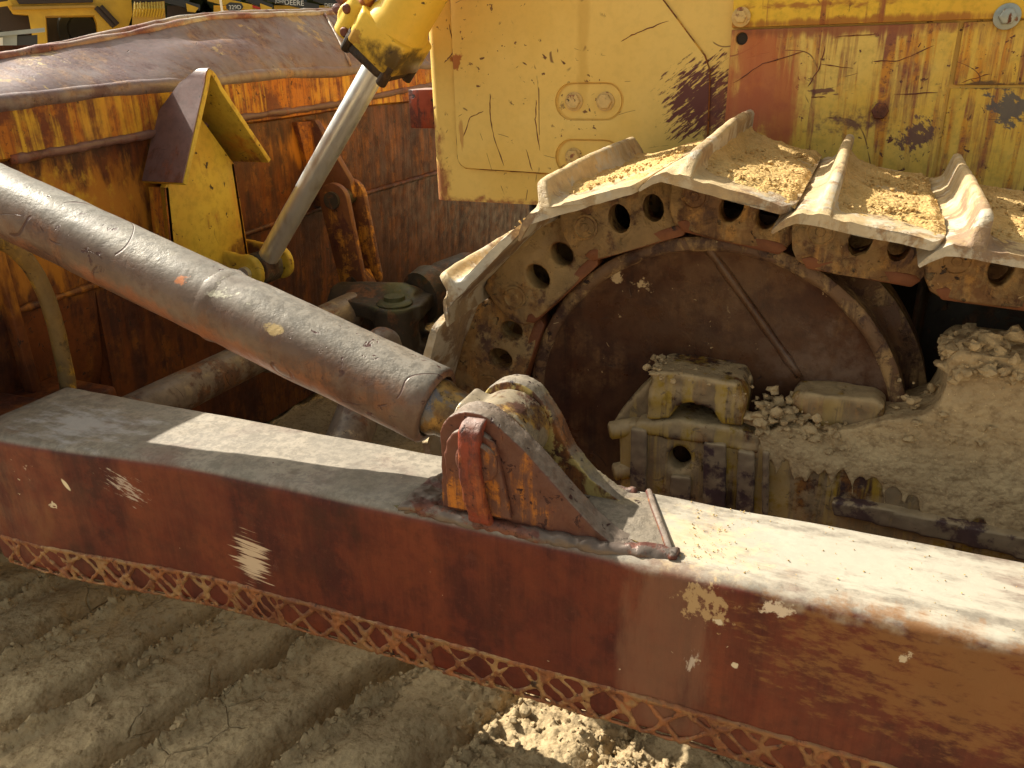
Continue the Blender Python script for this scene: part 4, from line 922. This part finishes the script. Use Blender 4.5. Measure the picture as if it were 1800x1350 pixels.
# loose mud crumbs on the frame
ms = []
rg = np.random.default_rng(11)
def crumbs(pxs, n, y, rmax, spread=.02):
    P = [onY(a, b_, y) for a, b_ in pxs]
    for _ in range(n):
        k = rg.integers(0, len(P)-1); q_ = P[k].lerp(P[k+1], rg.random()); r_ = .003 + rmax*rg.random()**2.2
        ms.append((q_.x + rg.normal(0, .006), q_.y + rg.uniform(-.01, .07), q_.z + rg.normal(0, spread*.4) , r_))
crumbs([(1320,745), (1380,752), (1440,772), (1500,790)], 200, YF, .014, .03)
crumbs([(1340,720), (1400,740), (1480,765)], 120, YF, .012, .03)
crumbs([(1672,628), (1720,622), (1800,640)], 260, YF+.02, .022, .03)
crumbs([(1680,640), (1740,650), (1800,665)], 240, YF-.004, .012, .03)
crumbs([(1560,745), (1640,740), (1700,760), (1790,800)], 130, YF-.008, .008, .06)
crumbs([(1140,655), (1160,650)], 30, YF, .009, .01)
crumbs([(1680,660), (1760,665), (1800,690)], 120, YF+.02, .014, .035)
crumbs([(1150,655), (1230,668), (1310,690)], 90, YF, .007, .01)
crumbs([(1690,612), (1740,612)], 14, YF+.03, .026, .02)
clods('mud_crumbs', ms, M['mud'], 'stuff', 'dried mud lumps heaped on the track frame beside the idler', 'mud')
# grit on the beam top
ms = []
for _ in range(260):
    a, b_ = rg.uniform(-.20, .3), rg.uniform(.945, 1.11); r_ = .0005 + .0012*rg.random()**3
    if rg.random() < .5: a = -.17 + abs(rg.normal(0, .05))
    ms.append((a, b_, -.659, r_))
clods('beam_grit', ms, M['sand'], 'stuff', 'fine sand grains sprinkled on top of the push arm', 'sand')
# dry leaf on the beam
bm = B(); p = onZ(705, 890, -.656); d = Vector((.9,.35,0)); s2 = Vector((-.35,.9,0)); vs = []
lp = [(-.012, 0), (-.006, .005), (.002, .006), (.012, .001), (.004, -.005), (-.005, -.004)]
vs = [bm.verts.new(p + d*a + s2*b_ + Vector((0, 0, .003*math.sin(a*260)+.002))) for a, b_ in lp]; bm.faces.new(vs)
ext = bmesh.ops.extrude_face_region(bm, geom=list(bm.faces)); [setattr(v, 'co', v.co+Vector((0,0,-.0008))) for v in ext['geom'] if isinstance(v, bmesh.types.BMVert)]
lf_m = Mat('dry_leaf'); lf_m = lf_m.done(lf_m.mix(lf_m.noise(200, 3), (.16,.13,.05), (.09,.07,.03)), .8)
o = obj('dry_leaf', bm, lf_m, None, 60); tag(o, 'tiny curled dry leaf lying on the push arm left of the clevis', 'leaf')

# ------------------------------------------------------------------ BACKGROUND YARD
def simple(name, col, rough=.5, var=.25, metal=0):
    m = Mat(name); c = m.mix(m.mr(m.noise(2.5, 4), .3, .7), col, tuple(x*(1-var) for x in col)); return m.done(c, rough, metal, m.noise(20, 3), .1, .01)
K_ = {'y': simple('far_yellow', (.62,.37,.02)), 'yo': simple('far_ochre', (.42,.24,.03)), 'k': simple('far_black', (.02,.022,.026), .4), 't': simple('far_tyre', (.018,.018,.018), .85), 'g': simple('far_grey', (.30,.33,.33), .5, .2, .2),
      'r': simple('far_red', (.50,.02,.015)), 'w': simple('far_white', (.75,.75,.72)), 'd': simple('far_dark', (.035,.02,.015), .7), 'rim': simple('far_rim', (.5,.33,.03)), 'gl': simple('far_glass', (.02,.03,.03), .1)}
def far_frame(px, dist):
    """local frame: x right in view, y away, z up from the ground at image column px"""
    d = ray(px, 92 + .0265*(900-px)); h = Vector((d[0], d[1], 0)).normalized(); base = h*dist; rt = Vector((h.y, -h.x, 0))
    return Matrix(((rt.x, h.x, 0, base.x), (rt.y, h.y, 0, base.y), (0, 0, 1, -H), (0, 0, 0, 1)))
def wheel(bm, M_, x, y, z, r, w): 
    a = M_.to_3x3() @ Vector((0, 1, 0)); lathe(bm, M_ @ Vector((x, y, z)), a, [(0, 0), (0, r*.55), (.03, r*.6), (0, r*.65), (-.0, r*.93), (.05, r), (w-.05, r), (w, r*.93), (w, 0)], 28)
def bpoly(bm, M_, pts, y0, y1): prism(bm, [M_ @ Vector((x, y0, z)) for x, z in pts], M_.to_3x3() @ Vector((0, y1-y0, 0)))
def fobj(name, bm, mat, parent): return obj(name, bm, K_[mat], parent, 35)
def px2(M_, dist, px0, px, py):      # picture point -> local x,z on the plane y=0 of the frame
    d = Vector(ray(px, py)); inv = M_.inverted(); o_ = inv @ Vector((0,0,0)); dd_ = inv.to_3x3() @ d; t = -o_.y/dd_.y; q_ = o_ + dd_*t; return (q_.x, q_.z)
# 1) big yellow machine
D1 = 20.; M1 = far_frame(120, D1); q1 = lambda a, b_: px2(M1, D1, 120, a, b_)
t = thing('loading_machine', (M1.translation.x, M1.translation.y, 0), 'large yellow machine with beam frame and dark tyre, behind the left of the blade', 'machine')
bm = B(); bpoly(bm, M1, [q1(16,-30), q1(14,12), q1(22,24), q1(50,26), q1(65,110), q1(85,110), q1(80,28), q1(165,27), q1(170,40), q1(178,110), q1(205,110), q1(232,26), q1(228,-30)], -.1, .8); fobj('chassis', bm, 'y', t)
bm = B(); bpoly(bm, M1, [q1(22,13), q1(168,10), q1(168,14), q1(22,18)], -.22, -.11); fobj('beam', bm, 'yo', t)
bm = B(); bpoly(bm, M1, [q1(26,-4), q1(163,-8), q1(163,5), q1(34,8)], -.2, -.105); fobj('grille', bm, 'd', t)
bm = B(); bpoly(bm, M1, [q1(-40,-25), q1(232,-30), q1(230,105), q1(-40,110)], 1.5, 2.2); fobj('dark_filler', bm, 'd', t)  # dark filling added behind the chassis to close bright gaps
bm = B(); bpoly(bm, M1, [q1(-40,-20), q1(12,-10), q1(16,20), q1(60,30), q1(50,60), q1(-40,45)], .4, 1.4); fobj('counterweight', bm, 'd', t)
bm = B(); bpoly(bm, M1, [q1(-40,10), q1(18,2), q1(24,10), q1(-40,18)], -.15, -.11); fobj('fender', bm, 'y', t)
x_, z_ = q1(150, 52); bm = B(); wheel(bm, M1, x_, .9, z_, .52, .45); fobj('tyre', bm, 't', t)
x_, z_ = q1(25, 52); bm = B(); wheel(bm, M1, x_, .9, z_, .52, .45); fobj('tyre', bm, 't', t)
for a in ((168,14,200,48), (176,12,206,44)):
    bm = B(); p_, q_ = q1(a[0], a[1]), q1(a[2], a[3]); tube(bm, [M1 @ Vector((p_[0], -.2, p_[1])), M1 @ Vector((q_[0], -.2, q_[1]))], .05, 8); fobj('hydraulic_ram', bm, 'd', t)
# 2) toothed yellow roller
M2 = far_frame(262, 19.); q2 = lambda a, b_: px2(M2, 19., 262, a, b_)
t = thing('toothed_roller', (M2.translation.x, M2.translation.y, 0), 'yellow roller frame with a row of pale teeth, right of the large yellow machine', 'machine')
bm = B(); bpoly(bm, M2, [q2(234,6), q2(289,2), q2(291,32), q2(284,110), q2(240,110), q2(232,44)], 0, .7); fobj('frame', bm, 'yo', t)
for k in range(11):
    bm = B(); p_ = q2(237+k*4.9, 4+(k%2)); p2_ = q2(238+k*4.9, 16); p3_ = q2(235+k*4.9, 30)
    tube(bm, [M2 @ Vector((p_[0], -.08, p_[1])), M2 @ Vector((p2_[0], -.2, p2_[1])), M2 @ Vector((p3_[0], -.06, p3_[1]))], [.012, .022, .014], 6); fobj('tooth', bm, 'rim', t)
bm = B(); bpoly(bm, M2, [q2(234,-30), q2(290,-30), q2(289,3), q2(234,6)], .05, .5); fobj('hood', bm, 'd', t)
# grey steel beam and boxes at the far left
M3 = far_frame(30, 15.); q3 = lambda a, b_: px2(M3, 15., 30, a, b_)
t = thing('steel_rack', (M3.translation.x, M3.translation.y, 0), 'grey steel rack with a pale beam at the far left edge, behind the blade', 'rack')
bm = B(); bpoly(bm, M3, [q3(-30,60), q3(78,49), q3(79,56), q3(-30,67)], -.1, .1); fobj('rail', bm, 'g', t)
for a, b_ in ((0,30), (32,66)):
    bm = B(); bpoly(bm, M3, [q3(a,64), q3(b_,61), q3(b_,120), q3(a,120)], .0, .3); fobj('box', bm, 'g' if a == 0 else 'k', t)
bm = B(); bpoly(bm, M3, [q3(-10,67), q3(5,66), q3(5,80), q3(-10,82)], -.05, -.01); fobj('sign', bm, 'w', t)
def text_mesh(txt, size, M_, x, y, z, mat, parent, slope=0, name='lettering'):
    cu = bpy.data.curves.new('t', 'FONT'); cu.body = txt; cu.size = size; cu.extrude = .004; cu.align_x = 'CENTER'; cu.align_y = 'CENTER'
    to = bpy.data.objects.new('t', cu); C.objects.link(to); dg = bpy.context.evaluated_depsgraph_get(); dg.update()
    me = bpy.data.meshes.new_from_object(to.evaluated_get(dg)); bpy.data.objects.remove(to)
    me.transform(M_ @ Matrix.Translation((x, y, z)) @ Matrix.Rotation(slope, 4, 'Y') @ Matrix.Rotation(math.pi/2, 4, 'X')); me.name = name
    return link(name, me, K_[mat], parent)
# 3) row of black and yellow loaders; boom lettering
rows = [(325, 'black loader with yellow arms, nearest the toothed roller', None, (290,-30,345,45), 'k'),
        (412, 'yellow loader with a black oval badge, right of the thin white pole', '329D', (372,-30,436,45), 'y'),
        (455, 'yellow loader with a red stripe along its black boom', None, (436,-30,475,45), 'y'),
        (515, 'black-boomed loader with large white lettering', 'DEERE', (478,-30,552,45), 'k'),
        (580, 'black-boomed loader with lettering, left of the red machine', 'DEERE', (556,-30,606,45), 'k')]
for k, (pc, lab, txt, (xa, ya_, xb, yb_), cl) in enumerate(rows):
    Dk = 22. + .4*k; Mk = far_frame(pc, Dk); q = lambda a, b_: px2(Mk, Dk, pc, a, b_)
    t = thing('compact_loader', (Mk.translation.x, Mk.translation.y, 0), lab, 'loader', 'compact loaders parked in a row'); xm = (xa+xb)/2
    bm = B(); bpoly(bm, Mk, [q(xa+3,8), q(xb-3,10), q(xb-4,100), q(xa+2,100)], .3, 1.6); fobj('body', bm, 'y' if k else 'd', t)
    bm = B(); bpoly(bm, Mk, [q(xa+10,-40), q(xb-12,-40), q(xb-12,8), q(xa+10,8)], .5, 1.4); fobj('cab', bm, 'gl', t)
    for xx in (xa+12, xb-14):
        x_, z_ = q(xx, 98); bm = B(); wheel(bm, Mk, x_, -.05, .42, .42, .3); fobj('tyre', bm, 't', t)
    sl = .16
    bm = B(); w2 = (xb-xa)*.62; bpoly(bm, Mk, [q(xm-w2,-10), q(xm+w2,8), q(xm+w2,18), q(xm+w2*.3,14), q(xm-w2,1)], .05, .22)
    bo = fobj('boom', bm, 'k' if k != 1 else 'y', t)
    if txt == '329D':
        x_, z_ = q(413, 13); bm = B(); c_ = Mk @ Vector((x_, .045, z_)); prism(bm, [c_ + Mk.to_3x3() @ Vector((a*.20, 0, b_*.115)) for a, b_ in ((-1,.5), (-.5,1), (.8,.8), (1,.1), (.4,-1), (-.6,-.9), (-1,-.2))], Mk.to_3x3() @ Vector((0,-.02,0))); bd_ = fobj('badge', bm, 'k', t)
        text_mesh('329D', .13, Mk, x_, .018, z_, 'w', t)
    elif txt:
        a_, b__ = (517, 5) if pc == 515 else (583, 10); x_, z_ = q(a_, b__); text_mesh(txt, .17 if pc == 515 else .13, Mk, x_, .04, z_, 'w', t, math.radians(4))
        if pc == 515: x_, z_ = q(493, 2.5); text_mesh('JOHN', .10, Mk, x_, .04, z_, 'w', t, math.radians(4))
    if k == 2:
        bm = B(); bpoly(bm, Mk, [q(436,6), q(468,17), q(466,20), q(436,11)], -.02, .04); fobj('stripe', bm, 'r', t)
    if k in (0, 2, 4):
        bm = B(); bpoly(bm, Mk, [q(xb-18,6), q(xb+4,14), q(xb-2,22), q(xb-16,20)], -.05, .04); fobj('lift_arm', bm, 'y', t)
tr_m = simple('backdrop_green', (.03,.045,.015), .8, .5); tsp = []; rg = np.random.default_rng(8)  # lumps added as a dark backdrop where bright sky showed through
for _ in range(900):
    a = rg.uniform(-50, 1000); dd2 = rg.uniform(30, 36); d_ = ray(a, 92); h_ = Vector((d_[0], d_[1], 0)).normalized()*dd2; tsp.append((h_.x, h_.y, rg.uniform(-1.2, 3.5), rg.uniform(.35, .8)))
clods('dark_backdrop', tsp, tr_m, 'stuff', 'dark green lumps added far behind the parked machines to close bright gaps', 'backdrop')
Mp = far_frame(388, 18.); x_, z_ = px2(Mp, 18., 388, 389, 10)
bm = B(); lathe(bm, Mp @ Vector((x_, 0, 0)), (0,0,1), [(0,0), (0,.12), (.04,.12), (.05,.022), (2.6,.022), (2.62,.035), (2.64,0)], 12); o = obj('marker_pole', bm, K_['w'], None, 35); tag(o, 'thin white upright pole in front of the row of loaders', 'pole')
M5 = far_frame(622, 23.); q5 = lambda a, b_: px2(M5, 23., 622, a, b_)
t = thing('red_machine', (M5.translation.x, M5.translation.y, 0), 'red machine with black frame just left of the lift cylinder', 'machine')
bm = B(); bpoly(bm, M5, [q5(606,-20), q5(660,-20), q5(664,100), q5(600,100)], .2, 1.6); fobj('hood', bm, 'k', t)
bm = B(); bpoly(bm, M5, [q5(618,-20), q5(640,-20), q5(640,16), q5(628,18), q5(622,8)], 0, .19); fobj('mudguard', bm, 'r', t)
bm = B(); bpoly(bm, M5, [q5(612,11), q5(624,13), q5(624,16), q5(612,15)], -.03, 0); fobj('decal_panel', bm, 'w', t)
for a in (612, 650):
    x_, z_ = q5(a, 90); bm = B(); wheel(bm, M5, x_, -.1, .45, .45, .28); fobj('tyre', bm, 't', t)

# ------------------------------------------------------------------ light, sky, camera
sun_dir = Vector((-1.06, .245, 1.0)).normalized()
sl = bpy.data.lights.new('sun', 'SUN'); sl.energy = 5.0; sl.angle = math.radians(.5); sl.color = (1, .955, .83)
so = bpy.data.objects.new('sun', sl); C.objects.link(so); so.rotation_euler = sun_dir.to_track_quat('Z', 'Y').to_euler(); so.location = (0, 0, 20)
w = bpy.data.worlds.new('World'); bpy.context.scene.world = w; w.use_nodes = True
sk = w.node_tree.nodes.new('ShaderNodeTexSky'); sk.sky_type = 'NISHITA'; sk.sun_disc = False
sk.sun_elevation = math.asin(sun_dir.z); sk.sun_rotation = math.atan2(sun_dir.x, sun_dir.y); sk.air_density = 1.0; sk.dust_density = 4.0; sk.ozone_density = 1.0
hs = w.node_tree.nodes.new('ShaderNodeHueSaturation'); hs.inputs['Saturation'].default_value = .3; w.node_tree.links.new(sk.outputs[0], hs.inputs['Color'])
bg = w.node_tree.nodes['Background']; tn = w.node_tree.nodes.new('ShaderNodeMix'); tn.data_type = 'RGBA'; tn.blend_type = 'MULTIPLY'; tn.inputs[0].default_value = 1; tn.inputs[7].default_value = (1.0, 1.0, .86, 1); w.node_tree.links.new(hs.outputs[0], tn.inputs[6]); w.node_tree.links.new(tn.outputs[2], bg.inputs[0]); bg.inputs[1].default_value = .10
cam = bpy.data.cameras.new('camera'); co_ = bpy.data.objects.new('camera', cam); C.objects.link(co_)
cam.sensor_width = 36; cam.lens = F/1800*36; cam.clip_start = .05; cam.clip_end = 1500
mw = Matrix([[*R[0], 0], [*R[1], 0], [*R[2], H], [0, 0, 0, 1]]); co_.matrix_world = mw
sc = bpy.context.scene; sc.camera = co_
sc.view_settings.view_transform = 'Standard'; sc.view_settings.look = 'None'; sc.view_settings.exposure = 1.0; sc.view_settings.gamma = 1
